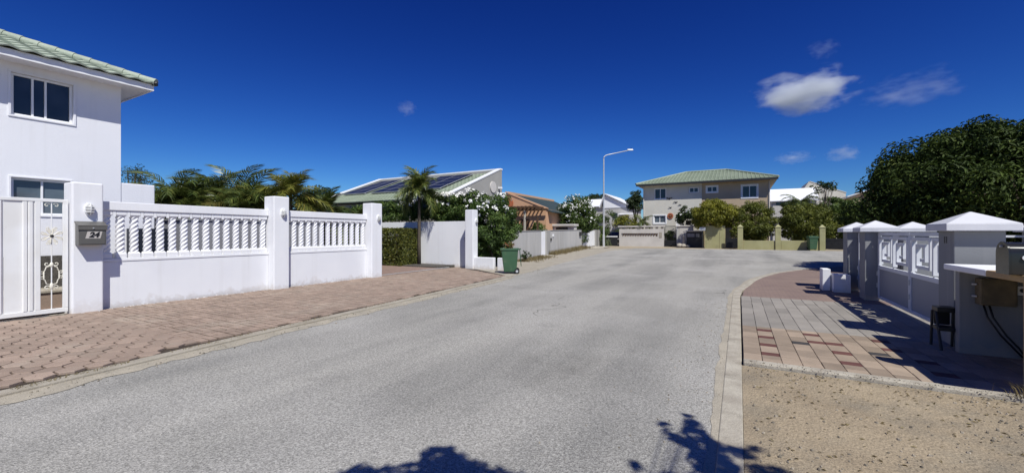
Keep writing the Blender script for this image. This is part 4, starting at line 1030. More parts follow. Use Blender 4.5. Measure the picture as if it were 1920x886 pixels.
wbox(MB(), T[1116], T[1126], .05, -.25, -.06, 1.70).build('pier', M['grey_gable'], gwl, bevel=.015)
wbox(MB(), T[1015] + .01, T[1024] - .01, -.05, -.1, .05, 1.62).build('door', M['trim_white'], gwl, bevel=.01)
wbox(MB(), T[1094], T[1116] - .01, -.05, -.1, .08, 1.60).build('gate_panel', M['trim_white'], gwl, bevel=.01)
cp = wbox(MB(), 0, T[1015], .03, -.23, 1.663, 1.70); cp = wbox(cp, T[1031], T[1092], .03, -.23, 1.663, 1.70); cp.build('coping', M['grey_gable'], gwl, bevel=.01)
wbox(MB(), T[1031] + .6, T[1031] + .78, .001, .06, 1.25, 1.42).build('bell_box', M['trim_white'], gwl)
wbox(MB(), T[1092] - 1.2, T[1092] - .7, .001, .12, 1.15, 1.5).build('letter_slot', M['dark'], gwl)
wbox(MB(), T[1031] + .1, T[1031] + .3, .0015, .05, .95, 1.15).build('door_handle', M['dark'], gwl)
wbox(MB(), T[1015] - .05, T[1024] + .1, .5, .0, .0, .05).build('door_step', M['concrete_pale'], gwl, bevel=.01)
q = wall_at(1088); wbox(MB(), q, T[1116], 1.6, .0, .0, .03).build('gate_ramp', M['concrete_pale'], gwl)
# side return of the wall next to the oleander
MB().box(-13.0, -10.96, 18.98, 19.18, -.05, 1.66).build('wall_return', M['grey_render'], loc=(-12, 19.1, 0), label='end return of the grey roadside wall beside the oleander', cat='wall')
# verge of pale concrete and dirt between road and wall
rows(list(np.linspace(13.6, 37, 24)), lambda y: -10.8 - .0963 * (y - 19.7) - .1 if y > 18 else -10.6, lambda y: interp(XL, y) + .02, -.006).build('verge', M['concrete'], kind='structure')
def by_wall(t0, t1, o): 
    def f():
        p = A0 + ad * rnd.uniform(t0, t1) + an * abs(rnd.gauss(.05, o)); return (p.x, p.y, zg(p.y))
    return f
blades('dry_weeds', 1500, by_wall(T[1031] - .5, T[1092] + .5, .35), .34, M['dry_grass'], .012)
blades('dry_weeds', 1300, by_wall(.8, T[1015] - .2, .5), .16, M['dry_grass'], .012)
p = A0 + ad * 1.1 + an * .55
tree('weed_plant', 'small dark leafy weed at the foot of the grey wall', 'plant', p.x, p.y, 0, .36, .26, .26, .3, M['leaf_dark'], 160, .12, 10, .14, trunk_r=.012, aspect=.6, lo=-1)
p = A0 + ad * T[1126] + an * .5
blades('aloe_plant', 90, lambda: (p.x + rnd.gauss(0, .3), p.y - .4 + rnd.gauss(0, .3), zg(p.y)), .85, M['aloe'], .045, 'spiky aloe clump at the foot of the street lamp', 'plant', loc=(p.x, p.y, 0), kind=None, flat=.45)

def bin_(label, x, y, rz, z0, s=1.0, lid=True):
    t = thing('wheelie_bin', label, 'bin', (0, 0, 0), 'green wheelie bins')
    b = MB(); b.frustum(0, 0, .06, .98, .22, .25, .285, .34, 0, -.02); b.build('body', M['bin_green'], t, bevel=.03)
    r = MB(); r.box(-.31, .31, -.39, -.335, .93, 1.0); r.box(-.31, .31, .30, .345, .93, 1.0); r.box(-.31, -.27, -.335, .30, .931, .999); r.box(.27, .31, -.335, .30, .931, .999); r.build('rim', M['bin_green'], t, bevel=.008)
    if lid:
        l2 = MB(); l2.frustum(0, -.02, 1.002, 1.03, .32, .38, .31, .37); l2.frustum(0, -.02, 1.03, 1.075, .31, .37, .2, .26); l2.build('lid', M['bin_lid'], t, bevel=.012)
    else:   # lid folded back, cuttings inside
        MB().slab([(-.3, .36, .98), (.3, .36, .98), (.3, .42, .3), (-.3, .42, .3)], .03).build('lid', M['bin_lid'], t, bevel=.008)
        P, N, k = clump_points([(rnd.uniform(-.18, .18), rnd.uniform(-.22, .18), 1.0 + rnd.uniform(-.02, .16), .12) for _ in range(7)], 150)
        child('garden_cuttings', leaf_mesh('garden_cuttings', P, N, .14, M['frond_brown'], .3), t)
        bb = MB()
        for k in range(14): bb.tube([(rnd.uniform(-.1, .15), rnd.uniform(-.1, .1), .95), (rnd.uniform(-.25, .3), rnd.uniform(-.25, .2), 1.12 + .15 * rnd.random())], .006, 5)
        bb.build('twigs', M['terracotta'], t)
    for sx in (-1, 1):
        w_ = MB(); w_.disc((sx * .27, .27, .1), 'x', .1, .05, 20); wo = w_.build('wheel', M['rubber'], t, smooth=True)
        MB().disc((sx * .298, .27, .1), 'x', .05, .01, 16).build('hub', M['steel'], wo)
    MB().tube([(-.25, .27, .1), (.25, .27, .1)], .015, 8).build('axle', M['dark'], t)
    h = MB(); h.tube([(-.2, .35, .95), (-.2, .42, .97), (.2, .42, .97), (.2, .35, .95)], .016, 8); h.build('handle', M['bin_green'], t, smooth='all')
    b = MB().box(-.1, .1, -.345, -.335, .55, .75)
    t.location = (x, y, z0); t.rotation_euler = (0, 0, rz); t.scale = (s, s, s)
    return t
bin_('green wheelie bin stuffed with red twigs beside the white wall stub', -8.05, 14.5, R(-62), 0.0, 1.0, False)
# pergola house (orange)
oh = thing('house', 'orange gabled house with dark roof behind the grey roadside wall', 'house', (-17, 36, 0))
Yo = 32.0
xr, Dr = onY(1024, Yo); xp, Dp = onY(949, Yo); zc = hz(392, Dr); zp = hz(361, Dp)
b = MB(); yb_ = 42.5
xl = xp - .25
for yy in (Yo, yb_):
    b.add([(xr, yy, 0), (xp, yy, 0), (xp, yy, zp), (xr, yy, zc)], [(0, 1, 2, 3)])
b.add([(xr, Yo, 0), (xr, yb_, 0), (xr, yb_, zc), (xr, Yo, zc)], [(0, 1, 2, 3)]); b.add([(xp, Yo, 0), (xp, yb_, 0), (xp, yb_, zp), (xp, Yo, zp)], [(0, 1, 2, 3)])
b.build('wall', M['orange'], oh)
sl2 = (zp - zc) / (xr - xp)
r2 = MB(); r2.slab([(xr + .5, Yo + .25, zc - .5 * sl2 - .1), (xr + .5, yb_, zc - .5 * sl2 - .1), (xp + .2, yb_, zp - .16), (xp + .2, Yo + .25, zp - .16)], .08); r2.build('roof', M['roof_dark'], oh)
t2 = MB(); t2.slab([(xr + .1, Yo - .05, zc - .02), (xr + .1, Yo + .24, zc - .02), (xp - .1, Yo + .24, zp), (xp - .1, Yo - .05, zp)], .12); t2.box(xp - .15, xp + .19, Yo + .245, yb_, zp - .2, zp + .1); t2.build('parapet_trim', M['orange'], oh)
xd0, D0 = onY(976, Yo); xd1, _ = onY(992, Yo); MB().box(xd0, xd1, Yo - .02, Yo - .003, .3, hz(411, D0)).build('door', M['wood'], oh)
xo, Do = onY(955, Yo); MB().disc((xo, Yo - .04, hz(381, Do)), 'y', .42, .06, 24).build('wall_ornament', M['terracotta'], oh)
pg = thing('pergola', 'brown timber pergola in front of the orange gable', 'pergola', (-15, 30.5, 0.2))
yp = 30.4
x0, D = onY(944, yp); x1, _ = onY(1008, yp); zt = hz(391, D)
for k in range(9):
    xx = x0 + (x1 - x0) * (k + .5) / 9; MB().box(xx - .04, xx + .04, yp - .5, yp + 1.5, zt, zt + .14).build('rafter', M['wood'], pg)
MB().box(x0 - .2, x1 + .3, yp - .06, yp + .06, zt - .18, zt - .003).build('beam', M['wood'], pg); MB().box(x0 - .2, x1 + .3, yp + 1.2, yp + 1.32, zt - .18, zt - .003).build('beam', M['wood'], pg)
xq, _ = onY(983, yp); MB().tube([(xq, yp, 0), (xq + .05, yp, zt - .2)], .13, 10, .1).build('post', M['stone'], pg); xq, _ = onY(1008, yp); MB().box(xq - .06, xq + .06, yp - .055, yp + .055, 0, zt - .8).build('post', M['wood'], pg)
xq, Dq = onY(1030, 34.5); pc = MB().tube([(xq, 34.5, 0), (xq, 34.5, hz(403, Dq))], .2, 10); pc.build('porch_column', M['white'], loc=(xq, 34.5, 0), label='white round porch column right of the orange gable', cat='column')
# low building piece with canopy behind the grey wall
x0, D = onY(1033, 33.5); x1, D1 = onY(1079, 33.5)
cn = thing('gate_canopy', 'flat concrete canopy rising above the grey roadside wall', 'canopy', ((x0 + x1) / 2, 33.8, .2))
MB().box(x0, x1, 33.3, 34.3, hz(424, D), hz(420, D)).build('roof', M['pale_render'], cn, bevel=.02); MB().box(x0 + .1, x1 - .1, 33.5, 34.1, 0, hz(424, D) - .003).build('wall', M['pale_render'], cn); MB().box(x0 + .5, x1 - .7, 33.46, 33.497, hz(430, D), hz(426, D)).build('opening_shade', M['dark'], cn)  # thin dark panel imitates the shade inside an opening
sx, sD = onY(1077, 36.2)
tree('oleander_bush', 'round white-flowered bush beyond the grey roadside wall', 'bush', sx, 36.2, .2, 2.75, 2.0, 1.5, 2.2, M['leaf_mid'], 20000, .2, 130, .55, trunk_r=.07, lo=-.9, shell=.6, limbs=18, stems=4, flowers=230, aspect=.3, fl_bias=lambda c: (c[2] - 1.2) * (1 if c[1] < 36.4 else .2))
for px, Y, zt_, rx, lab in ((960, 30.5, 414, .8, 'small palm-like shrub left of the pergola post'), (1010, 31.5, 415, .7, 'small shrub against the orange gable'), (1112, 43.5, 391, 1.6, 'bright green shrub right of the round white-flowered bush'), (1150, 53, 392, 2.2, 'green shrub mass behind the black car'), (1178, 47, 398, 1.5, 'dry yellowish shrub between the car and the beige house')):
    x, D = onY(px, Y); zt2 = hz(zt_, D)
    tree('shrub', lab, 'shrub', x, Y, .2, zt2 * .55, rx, rx * .8, zt2 * .45, M['leaf_yellow'] if 'dry' in lab else M['leaf_mid'], 2600, .2, 26, .5, trunk_r=.05, lo=-.9, stems=3)

# ================================================================ STREET LAMP
lx, lD = onY(1132, 41.0); lz = zg(41)
lp = thing('street_lamp', 'tall galvanised street lamp with a curved arm at the road bend', 'street lamp', (lx, 41.0, lz))
zt = hz(297, lD); r_ = lD * 14 / FPX
d = Vector((CA, SA, 0))
P = [Vector((lx, 41, lz)), Vector((lx, 41, lz + 3)), Vector((lx, 41, zt))] 
b = MB(); b.tube([P[0], P[0] + Vector((0, 0, 1.2))], .11, 12); b.tube([P[0] + Vector((0, 0, 1.2)), P[2]], .085, 12, .06)
b.build('pole', M['steel'], lp, smooth=True)
arc = [P[2] + d * (.55 * (1 - math.cos(a))) + Vector((0, 0, .38 * math.sin(a))) for a in np.linspace(0, 1.25, 8)]
end = P[2] + d * (lD * 46 / FPX) + Vector((0, 0, lD * 15 / FPX)); MB().tube(arc + [end], .055, 10, .045).build('arm', M['steel'], lp, smooth='all')
hd_ = MB(); e = end; q = d * .32; sd_ = Vector((-d.y, d.x, 0)) * .13
hd_.add([e - q * .3 - sd_ * .6, e + q * 1.6 - sd_, e + q * 1.6 + sd_, e - q * .3 + sd_ * .6] + [p_ + Vector((0, 0, .14)) for p_ in (e - q * .3 - sd_ * .4, e + q * 1.3 - sd_ * .7, e + q * 1.3 + sd_ * .7, e - q * .3 + sd_ * .4)],
        [(3, 2, 1, 0), (4, 5, 6, 7), (0, 1, 5, 4), (1, 2, 6, 5), (2, 3, 7, 6), (3, 0, 4, 7)]); hd_.build('lamp_head', M['steel'], lp, bevel=.02)
MB().tube([e + q * .9 + Vector((0, 0, .14)), e + q * .9 + Vector((0, 0, .24))], .05, 10).build('photocell', M['dark'], lp)

# ================================================================ BEIGE / TAN HOUSE AT THE END
FY = 47.5; FZ = .25
fh = thing('house', 'two-storey beige and tan duplex with green hipped roof at the road end', 'house', (-3.4, 52, FZ))
X0, _ = onY(1206, FY); XM, _ = onY(1316, FY); X1, _ = onY(1444, FY); ZE2 = 6.85
def wr(px0, px1, py0, py1):
    a0, D0 = onY(px0, FY); a1, D1 = onY(px1, FY); D = (D0 + D1) / 2; return (a0, a1, hz(py1, D), hz(py0, D))
wb = [wr(1227, 1249, 353, 373), wr(1292, 1310, 351, 361), wr(1226, 1248, 404, 418)]; wt = [wr(1325, 1345, 349, 360), wr(1391, 1420, 347, 370)]
dr = wr(1267, 1277, 402, 455); dr = (dr[0], dr[1], FZ, dr[3])
b = MB(); b.facade('y', FY, -1, X0, XM, 0, ZE2, wb + [dr]); b.add([(X0, FY, 0), (X0, 57.5, 0), (X0, 57.5, ZE2), (X0, FY, ZE2)], [(3, 2, 1, 0)]); b.build('beige_wall', M['beige'], fh)
d2 = wr(1360, 1372, 408, 450); d2 = (d2[0], d2[1], FZ, d2[3])
b = MB(); b.facade('y', FY + .06, -1, XM + .002, X1, 0, ZE2, wt + [d2]); b.add([(X1, FY + .06, 0), (X1, 57.5, 0), (X1, 57.5, ZE2), (X1, FY + .06, ZE2)], [(0, 1, 2, 3)]); b.add([(X0, 57.5, 0), (X1, 57.5, 0), (X1, 57.5, ZE2), (X0, 57.5, ZE2)], [(3, 2, 1, 0)]); b.build('tan_wall', M['tan'], fh)
for r in wb: window(fh, 'y', FY, -1, *r, split=(.5,), fw=.08, glass='glass_pale' if r is wb[2] else 'glass'); 
for r in wt: window(fh, 'y', FY + .06, -1, *r, split=(.5,), fw=.09)
surround(fh, 'y', FY, -1, wb[2], .12, .04, 'trim_white'); surround(fh, 'y', FY, -1, wb[1], .1, .04, 'pale_render')
for r in wt: surround(fh, 'y', FY + .06, -1, r, .1, .04, 'trim_white')
MB().box(dr[0] + .003, dr[1] - .003, FY + .08, FY + .12, FZ, dr[3] - .003).build('door', M['white'], fh); MB().box(d2[0] + .003, d2[1] - .003, FY + .12, FY + .17, FZ, d2[3] - .003).build('door', M['dark'], fh)
rf = MB(); e0, e1, f0, f1 = X0 - .65, X1 + .65, FY - .74, 58.2; rx0, rx1, ry, rz_ = -5.4, -1.2, 52.8, 8.75
Zv = ZE2 + .12
def hip_plane(A, B, Cc, Dd, n, lift=.05):      # A-B eave, D-C ridge
    A, B, Cc, Dd = map(Vector, (A, B, Cc, Dd)); nm = (B - A).cross(Dd - A).normalized()
    for k in range(n):
        s0, s1 = k / n, (k + 1) / n
        p = [A.lerp(Dd, s0) + nm * lift, B.lerp(Cc, s0) + nm * lift, B.lerp(Cc, s1) + nm * .01, A.lerp(Dd, s1) + nm * .01, A.lerp(Dd, s0) - nm * .02, B.lerp(Cc, s0) - nm * .02]
        rf.add(p, [(0, 1, 2, 3), (4, 5, 1, 0)])
    return nm
c00, c10, c11, c01 = (e0, f0, Zv), (e1, f0, Zv), (e1, f1, Zv), (e0, f1, Zv); ra, rb = (rx0, ry, rz_), (rx1, ry, rz_)
nm = hip_plane(c00, c10, rb, ra, 14); hip_plane(c10, c11, rb, rb, 14); hip_plane(c11, c01, ra, rb, 14); hip_plane(c01, c00, ra, ra, 14)
for k in range(1, int((e1 - e0) / .36)):
    x = e0 + k * .36; t_ = 1.0
    if x < rx0: t_ = (x - e0) / (rx0 - e0)
    elif x > rx1: t_ = (e1 - x) / (e1 - rx1)
    p0 = Vector((x, f0, Zv)); p1 = Vector((x, f0 + (ry - f0) * t_, Zv + (rz_ - Zv) * t_)); wv = Vector((.035, 0, 0))
    rf.add([p0 - wv + nm * .03, p0 + wv + nm * .03, p1 + wv + nm * .03, p1 - wv + nm * .03, p0 - wv * .6 + nm * .09, p0 + wv * .6 + nm * .09, p1 + wv * .6 + nm * .09, p1 - wv * .6 + nm * .09], [(4, 5, 6, 7), (0, 4, 7, 3), (1, 2, 6, 5), (0, 1, 5, 4)])
fr = rf.build('roof', M['roof_green'], fh)
for p0, p1 in ((c00, ra), (c10, rb), (ra, rb), (c11, rb), (c01, ra)):
    p0, p1 = Vector(p0), Vector(p1); MB().tube([p0 + Vector((0, 0, .07)), p1 + Vector((0, 0, .07))], .11, 8).build('ridge_cap', M['roof_green'], fr, smooth=True)
MB().box(e0 + .05, e1 - .05, f0 + .05, f1 - .05, ZE2 + .002, ZE2 + .10).build('soffit', M['pale_render'], fh)
MB().box(e0 + .02, e1 - .02, f0 - .01, f0 + .045, ZE2 - .08, ZE2 + .11).build('fascia', M['dark'], fh)
# wall ornaments: round disc, flying birds, downpipe
xo, Do = onY(1257, FY); od = thing('wall_ornament', 'round terracotta sun plaque on the beige facade', 'plaque', (xo, FY - .03, hz(404.5, Do)))
MB().disc((xo, FY - .04, hz(404.5, Do)), 'y', .31, .07, 26).build('disc', M['terracotta'], od); MB().disc((xo, FY - .09, hz(404.5, Do)), 'y', .17, .025, 20).build('inner_ring', M['wood'], od); MB().disc((xo, FY - .11, hz(404.5, Do)), 'y', .08, .025, 16).build('boss', M['terracotta'], od)
for i, (px, py, s, lab) in enumerate(((1255, 372, .34, 'largest dark bird figure flying up the beige facade'), (1267, 379, .24, 'middle dark bird figure on the beige facade'), (1275, 384, .18, 'smallest dark bird figure near the flowering tree'), (1257, 389, .2, 'dark leaf-shaped figure above the terracotta plaque'))):
    x, D = onY(px, FY); z = hz(py, D)
    b = MB()
    for sg in (-1, 1):
        b.slab([(x, FY - .03, z - .02), (x + sg * s * .6, FY - .06, z + s * .35), (x + sg * s * 1.0, FY - .08, z + s * .15), (x + sg * s * .4, FY - .05, z - s * .12)], .015)
    b.slab([(x - .05, FY - .03, z + s * .25), (x + .05, FY - .03, z + s * .25), (x + .04, FY - .03, z - s * .45), (x - .04, FY - .03, z - s * .45)], .03)
    b.build('bird_ornament', M['dark'], loc=(x, FY, z), label=lab, cat='ornament', group='wall figures on the beige facade')
for x, nme in ((X0 + .06, 'downpipe'), (X1 - .08, 'downpipe')): MB().tube([(x, FY - .05 + (.06 if x > 0 else 0), .2), (x, FY - .05 + (.06 if x > 0 else 0), ZE2 - .1)], .045, 8).build(nme, M['pale_render'], fh)

# front walls of that house -------------------------------------------------
FW = 45.0; g0 = zg(FW)
def fx(px, Y=FW): return onY(px, Y)[0]
x0, x1 = fx(1161), fx(1245); D = onY(1200, FW)[1]
pw_ = thing('front_wall', 'pale front wall with a dark slanted louvre band below the beige house', 'wall', ((x0 + x1) / 2, FW, g0))
zt = hz(429, D); lo, hi = hz(443, D), hz(437, D); la, lb_ = fx(1165), fx(1233)
b = MB(); b.facade('y', FW, -1, x0, x1, 0, zt, [(la, lb_, lo, hi)], .1); b.add([(x0, FW, zt), (x1, FW, zt), (x1, FW + .25, zt), (x0, FW + .25, zt)], [(0, 1, 2, 3)]); b.add([(x0, FW + .11, 0), (x1, FW + .11, 0), (x1, FW + .11, zt), (x0, FW + .11, zt)], [(3, 2, 1, 0)]); b.add([(x0, FW, 0), (x0, FW + .25, 0), (x0, FW + .25, zt), (x0, FW, zt)], [(3, 2, 1, 0)]); b.build('wall_panel', M['pale_render'], pw_)
for k in range(14):
    xx = la + .08 + (lb_ - la - .3) * k / 13
    q = MB(); q.add([(xx, FW + .0, lo + .01), (xx + .1, FW + .0, lo + .01), (xx + .28, FW, hi - .01), (xx + .18, FW, hi - .01), (xx, FW + .09, lo + .01), (xx + .1, FW + .09, lo + .01), (xx + .28, FW + .09, hi - .01), (xx + .18, FW + .09, hi - .01)], [(0, 1, 2, 3), (0, 4, 5, 1), (1, 5, 6, 2), (2, 6, 7, 3), (3, 7, 4, 0)]); q.build('louvre_slat', M['wood'], pw_)
MB().box(x0 - .15, x1 + .1, FW - .05, FW + .3, hz(425.5, D), hz(423, D)).build('cap', M['pale_render'], pw_, bevel=.02)
for k in range(9):
    xx = x0 + .2 + (x1 - x0 - .4) * k / 8; MB().box(xx - .12, xx + .12, FW + .02, FW + .2, zt + .002, hz(425.5, D) - .002).build('cap_block', M['stone'], pw_, bevel=.03)
MB().box(fx(1236), fx(1241), FW - .03, FW - .002, lo - .1, hi + .1).build('number_board', M['concrete'], pw_)
def bars_gate(label, px0, px1, Y, pyt, n, solid=.0, name='bar_gate'):
    a0, D0 = onY(px0, Y); a1, _ = onY(px1, Y); zt = hz(pyt, D0); z0 = zg(Y) + .08
    t = thing(name, label, 'gate', ((a0 + a1) / 2, Y, zg(Y)))
    f = MB(); f.box(a0, a1, Y - .025, Y + .025, zt - .06, zt); f.box(a0, a1, Y - .025, Y + .025, z0, z0 + .06); f.box(a0, a0 + .05, Y - .025, Y + .025, z0 + .06, zt - .06); f.box(a1 - .05, a1, Y - .025, Y + .025, z0 + .06, zt - .06); f.build('frame', M['black'], t)
    for k in range(n):
        xx = a0 + .05 + (a1 - a0 - .1) * (k + .5) / n; MB().tube([(xx, Y, z0 + .06), (xx, Y, zt - .06)], .012, 6).build('bar', M['black'], t)
    if solid: MB().box(a0 + .05, a1 - .05, Y - .01, Y + .01, z0 + .06, z0 + solid).build('kick_panel', M['black'], t)
    return t
bars_gate('black barred pedestrian gate right of the louvred wall', 1246, 1268, FW, 423.5, 9, .55)
def block(name, label, cat, px0, px1, Y, dep, pyt, m, cap=None, z0=None):
    a0, D0 = onY(px0, Y); a1, D1 = onY(px1, Y); zt = hz(pyt, (D0 + D1) / 2)
    t = thing(name, label, cat, ((a0 + a1) / 2, Y, zg(Y)))
    MB().box(a0, a1, Y, Y + dep, 0, zt).build('body', M[m], t, bevel=.02)
    if cap: MB().box(a0 - .08, a1 + .08, Y - .08, Y + dep + .08, zt + .002, zt + .12).build('cap', M[cap], t, bevel=.02)
    return t
block('gate_pillar', 'slim grey pillar on the right of the black barred gate', 'pillar', 1268.5, 1273, FW, .35, 425, 'grey_render', 'pale_render')
block('meter_wall', 'pale wall with flat slab cap right of the barred gate', 'wall', 1273.5, 1300, FW + .1, .3, 424.5, 'pale_render', 'pale_render')
mc = block('meter_cupboard', 'dark meter cupboard under a slab in front of the pale wall', 'cupboard', 1287, 1317, FW - 1.4, .7, 434, 'dark', 'pale_render')
for px in (1292, 1299, 1308):
    x, D = onY(px, FW - 1.4); MB().box(x - .16, x + .16, FW - 1.46, FW - 1.402, hz(444, D), hz(437.5, D)).build('meter_box', M['mid_grey'], mc, bevel=.01)
block('side_post', 'olive post on the right of the dark meter cupboard', 'post', 1317.5, 1320, FW - 1.45, .25, 434, 'olive')
for i, (px, s, lab) in enumerate(((1274, .3, 'boulder left of the upright stone figure'), (1281, .26, 'boulder under the upright stone figure'), (1290, .18, 'small pale stone before the meter cupboard'))):
    x, D = onY(px, FW - 1.9); b = MB(); b.lathe([(.0, 0), (s * .9, .02), (s, s * .5), (s * .7, s * 1.1), (0, s * 1.3)], x, FW - 1.9, 9, lambda r, z, a: r * (1 + .2 * math.sin(a * 3 + z * 9)))
    o = b.build('boulder', M['stone'], loc=(x, FW - 1.9, 0), smooth='all', label=lab, cat='stone', group='stones by the meter cupboard'); o.location.z = zg(FW)
x, D = onY(1282, FW - 1.75); st3 = MB().lathe([(.0, .0), (.14, .0), (.16, .4), (.10, .75), (.13, .95), (.09, 1.15), (0, 1.2)], x, FW - 1.6, 10, lambda r, z, a: r * (1 + .15 * math.sin(a * 2 + z * 5))); o = st3.build('stone_figure', M['stone'], loc=(x, FW - 1.6, 0), smooth='all', label='upright weathered stone figure by the meter cupboard', cat='statue'); o.location.z = zg(FW)
# olive walls
OY = 41.2; og = zg(OY)
def oy(px): return onY(px, OY)
a0, D0 = onY(1321, OY + 1.2); a1, _ = onY(1349, OY + 1.2); ow = thing('front_wall', 'tall olive wall shaded by the yellow-green tree', 'wall', ((a0 + a1) / 2, OY + 1.2, og))
MB().box(a0, a1, OY + 1.2, OY + 1.4, 0, hz(423, D0)).build('wall_panel', M['olive'], ow, bevel=.02)
a2, _ = onY(1359.5, OY + 1.2); MB().box(a1 + .01, a2, OY + 1.18, OY + 1.42, 0, hz(423, D0)).build('end_pier', M['olive'], ow, bevel=.02)
MB().box(a0 - .4, a0 + .1, OY + .75, OY + 1.1, hz(432, D0), hz(426, D0)).build('letterbox', M['steel'], loc=(a0, OY + 1, hz(432, D0)), label='pale metal letterbox on a post left of the tall olive wall', cat='letterbox')
MB().box(a0 - .18, a0 - .1, OY + .85, OY + .93, zg(OY), hz(432, D0)).build('letterbox_post', M['dark'], loc=(a0 - .15, OY + .9, og), label='thin dark post under the pale metal letterbox', cat='post')
g5 = thing('solid_gate', 'low black sheet gate between tall olive wall and first pointed pillar', 'gate', ((a2 + oy(1384)[0]) / 2, OY + 1.2, og)); MB().box(a2 + .02, oy(1383)[0], OY + .9, OY + .95, og + .05, hz(446, D0)).build('panel', M['black'], g5)
def pointed(px0, px1, lab, pyt=421.5):
    a0, D0 = oy(px0); a1, D1 = oy(px1); zt = hz(pyt, D0); c = (a0 + a1) / 2; hw = (a1 - a0) / 2
    t = thing('wall_pillar', lab, 'pillar', (c, OY, og), 'pointed olive pillars')
    MB().box(a0, a1, OY - hw, OY + hw, 0, zt - .22).build('shaft', M['olive'], t, bevel=.015); MB().box(a0 - .03, a1 + .03, OY - hw - .03, OY + hw + .03, zt - .218, zt - .15).build('collar', M['olive'], t, bevel=.01); MB().frustum(c, OY, zt - .148, zt + .03, hw, hw, .03, .03).build('point', M['olive'], t)
pointed(1383, 1393, 'first pointed olive pillar beside the low black gate'); pointed(1453.5, 1464, 'pointed olive pillar between the two low olive walls', 421.5); pointed(1536, 1547, 'pointed olive pillar right of the distant green bin', 422)
for p0, p1, lab in ((1393.5, 1453, 'low olive wall under the round clipped tree'), (1464.5, 1535.5, 'low olive wall with the green bin standing before it')):
    a0, D0 = oy(p0); a1, _ = oy(p1); o = MB().box(a0, a1, OY - .1, OY + .1, 0, hz(450.5, D0)).build('low_wall', M['olive'], loc=((a0 + a1) / 2, OY, og), bevel=.015, label=lab, cat='wall'); 
x, D = onY(1523, OY - .7); bin_('distant green wheelie bin with closed lid before the low olive wall', x, OY - .65, R(10), zg(OY), 1.05)
bars_gate('dark low gate right of the last pointed olive pillar', 1548, 1600, OY + .6, 449, 26, .85, 'driveway_gate')

# ---------------------------------------------------------------- trees round the end house
def tpx(name, label, cat, px, Y, pyt, pyb, wpx, m, n=6000, size=.2, ncl=60, rc=.5, **k):
    x, D = onY(px, Y); zt, zb = hz(pyt, D), hz(pyb, D); rx = wpx / 2 * D / FPX
    return tree(name, label, cat, x, Y, zg(Y), (zt + zb) / 2, rx * .95, rx * .8, (zt - zb) / 2, m, n, size, ncl, rc * .8, **k)
tpx('tree', 'round yellow-green topiary tree in front of the facade middle', 'tree', 1342, 43.2, 375, 432, 84, M['leaf_yellow'], 24000, .16, 130, .55, shell=.7, lo=-.7)
tpx('tree', 'round olive-green clipped tree before the tan facade', 'tree', 1414, 43.6, 377, 456, 74, M['leaf_olive'], 26000, .14, 170, .5, shell=.72, lo=-1)
tpx('tree', 'wide flat-topped yellow-green tree behind the distant bin', 'tree', 1512, 43.2, 382, 458, 98, M['leaf_olive'], 28000, .15, 170, .6, shell=.68, lo=-1)
tpx('tree', 'dark green tree with white blossom beside the arched doorway', 'tree', 1293, 45.9, 386, 428, 46, M['leaf_dark'], 5000, .2, 50, .42, flowers=34, fl_bias=lambda c: c[2] - 2.6, lo=-.8)
tpx('tree', 'tall loose mid-green tree behind the flat-topped tree', 'tree', 1562, 47, 366, 455, 100, M['leaf_mid'], 16000, .22, 80, .65, lo=-.9)
tpx('tree', 'rightmost green tree beyond the dark low gate', 'tree', 1606, 45.5, 380, 456, 84, M['leaf_mid'], 14000, .2, 70, .6, lo=-.9)
tpx('tree', 'dark tree behind the flat-topped tree near the white roof', 'tree', 1490, 51, 370, 450, 74, M['leaf_dark'], 10000, .22, 60, .6, lo=-.9)
tpx('tree', 'dark bushy tree left of the beige house', 'tree', 1192, 56, 358, 405, 34, M['leaf_dark'], 5000, .22, 50, .55)
tpx('tree', 'far tree peeping above the white roofs on the left', 'tree', 1118, 82, 363, 385, 46, M['leaf_dark'], 3000, .3, 40, .7)
tpx('shrub', 'shrub under the round olive tree', 'shrub', 1378, 42.6, 418, 455, 18, M['leaf_olive'], 1500, .14, 20, .3, lo=-.9)
tpx('shrub', 'green plant behind the black barred gate', 'shrub', 1258, 46.3, 428, 455, 20, M['leaf_mid'], 1200, .16, 16, .3, lo=-.9)
x, D = onY(1205, 46.3); palm('palm_tree', 'small bushy palm in front of the beige facade', x, 46.3, .25, 2.6, 'areca', 20, FK_ARECA, .12, None, (-.6, 1.2), scale=.8)
x, D = onY(1502, 48); palm('palm_tree', 'dark palm rising beside the white roof on the right', x, 48, .25, hz(372, D) - .25 - .4, 'areca', 22, FK_ARECA, .12, None, (-.6, 1.0), scale=1.0)
x, D = onY(1548, 44.5)
tree('papaya_tree', 'thin sparse-leaved treetop standing above the green trees', 'tree', x, 44.5, .25, hz(352, D), 1.1, .8, .8, M['leaf_dark'], 320, .26, 18, .3, trunk_r=.05, limbs=16)
# car behind the wall
cx, cD = onY(1149, 46.2); cz = zg(46)
cr = thing('parked_car', 'black car parked nose-out beside the louvred front wall', 'car', (cx, 47.5, cz))
b = MB(); prof = [(-1.95, .35), (-1.95, .75), (-1.7, .95), (-.9, 1.02), (-.3, 1.5), (1.3, 1.52), (1.9, 1.05), (1.95, .4)]
vs = [(cx + sx * (.88 if z < 1.1 else .68), 48.0 + y_, cz + z) for sx in (-1, 1) for y_, z in prof]; n = len(prof)
b.add(vs, [tuple(range(n)), tuple(range(2 * n - 1, n - 1, -1))] + [(i, (i + 1) % n, n + (i + 1) % n, n + i) for i in range(n)]); b.build('body', M['car'], cr, bevel=.06)
MB().slab([(cx - .66, 48 - .86, cz + 1.08), (cx + .66, 48 - .86, cz + 1.08), (cx + .58, 48 - .36, cz + 1.46), (cx - .58, 48 - .36, cz + 1.46)], .03).build('windscreen', M['glass'], cr)
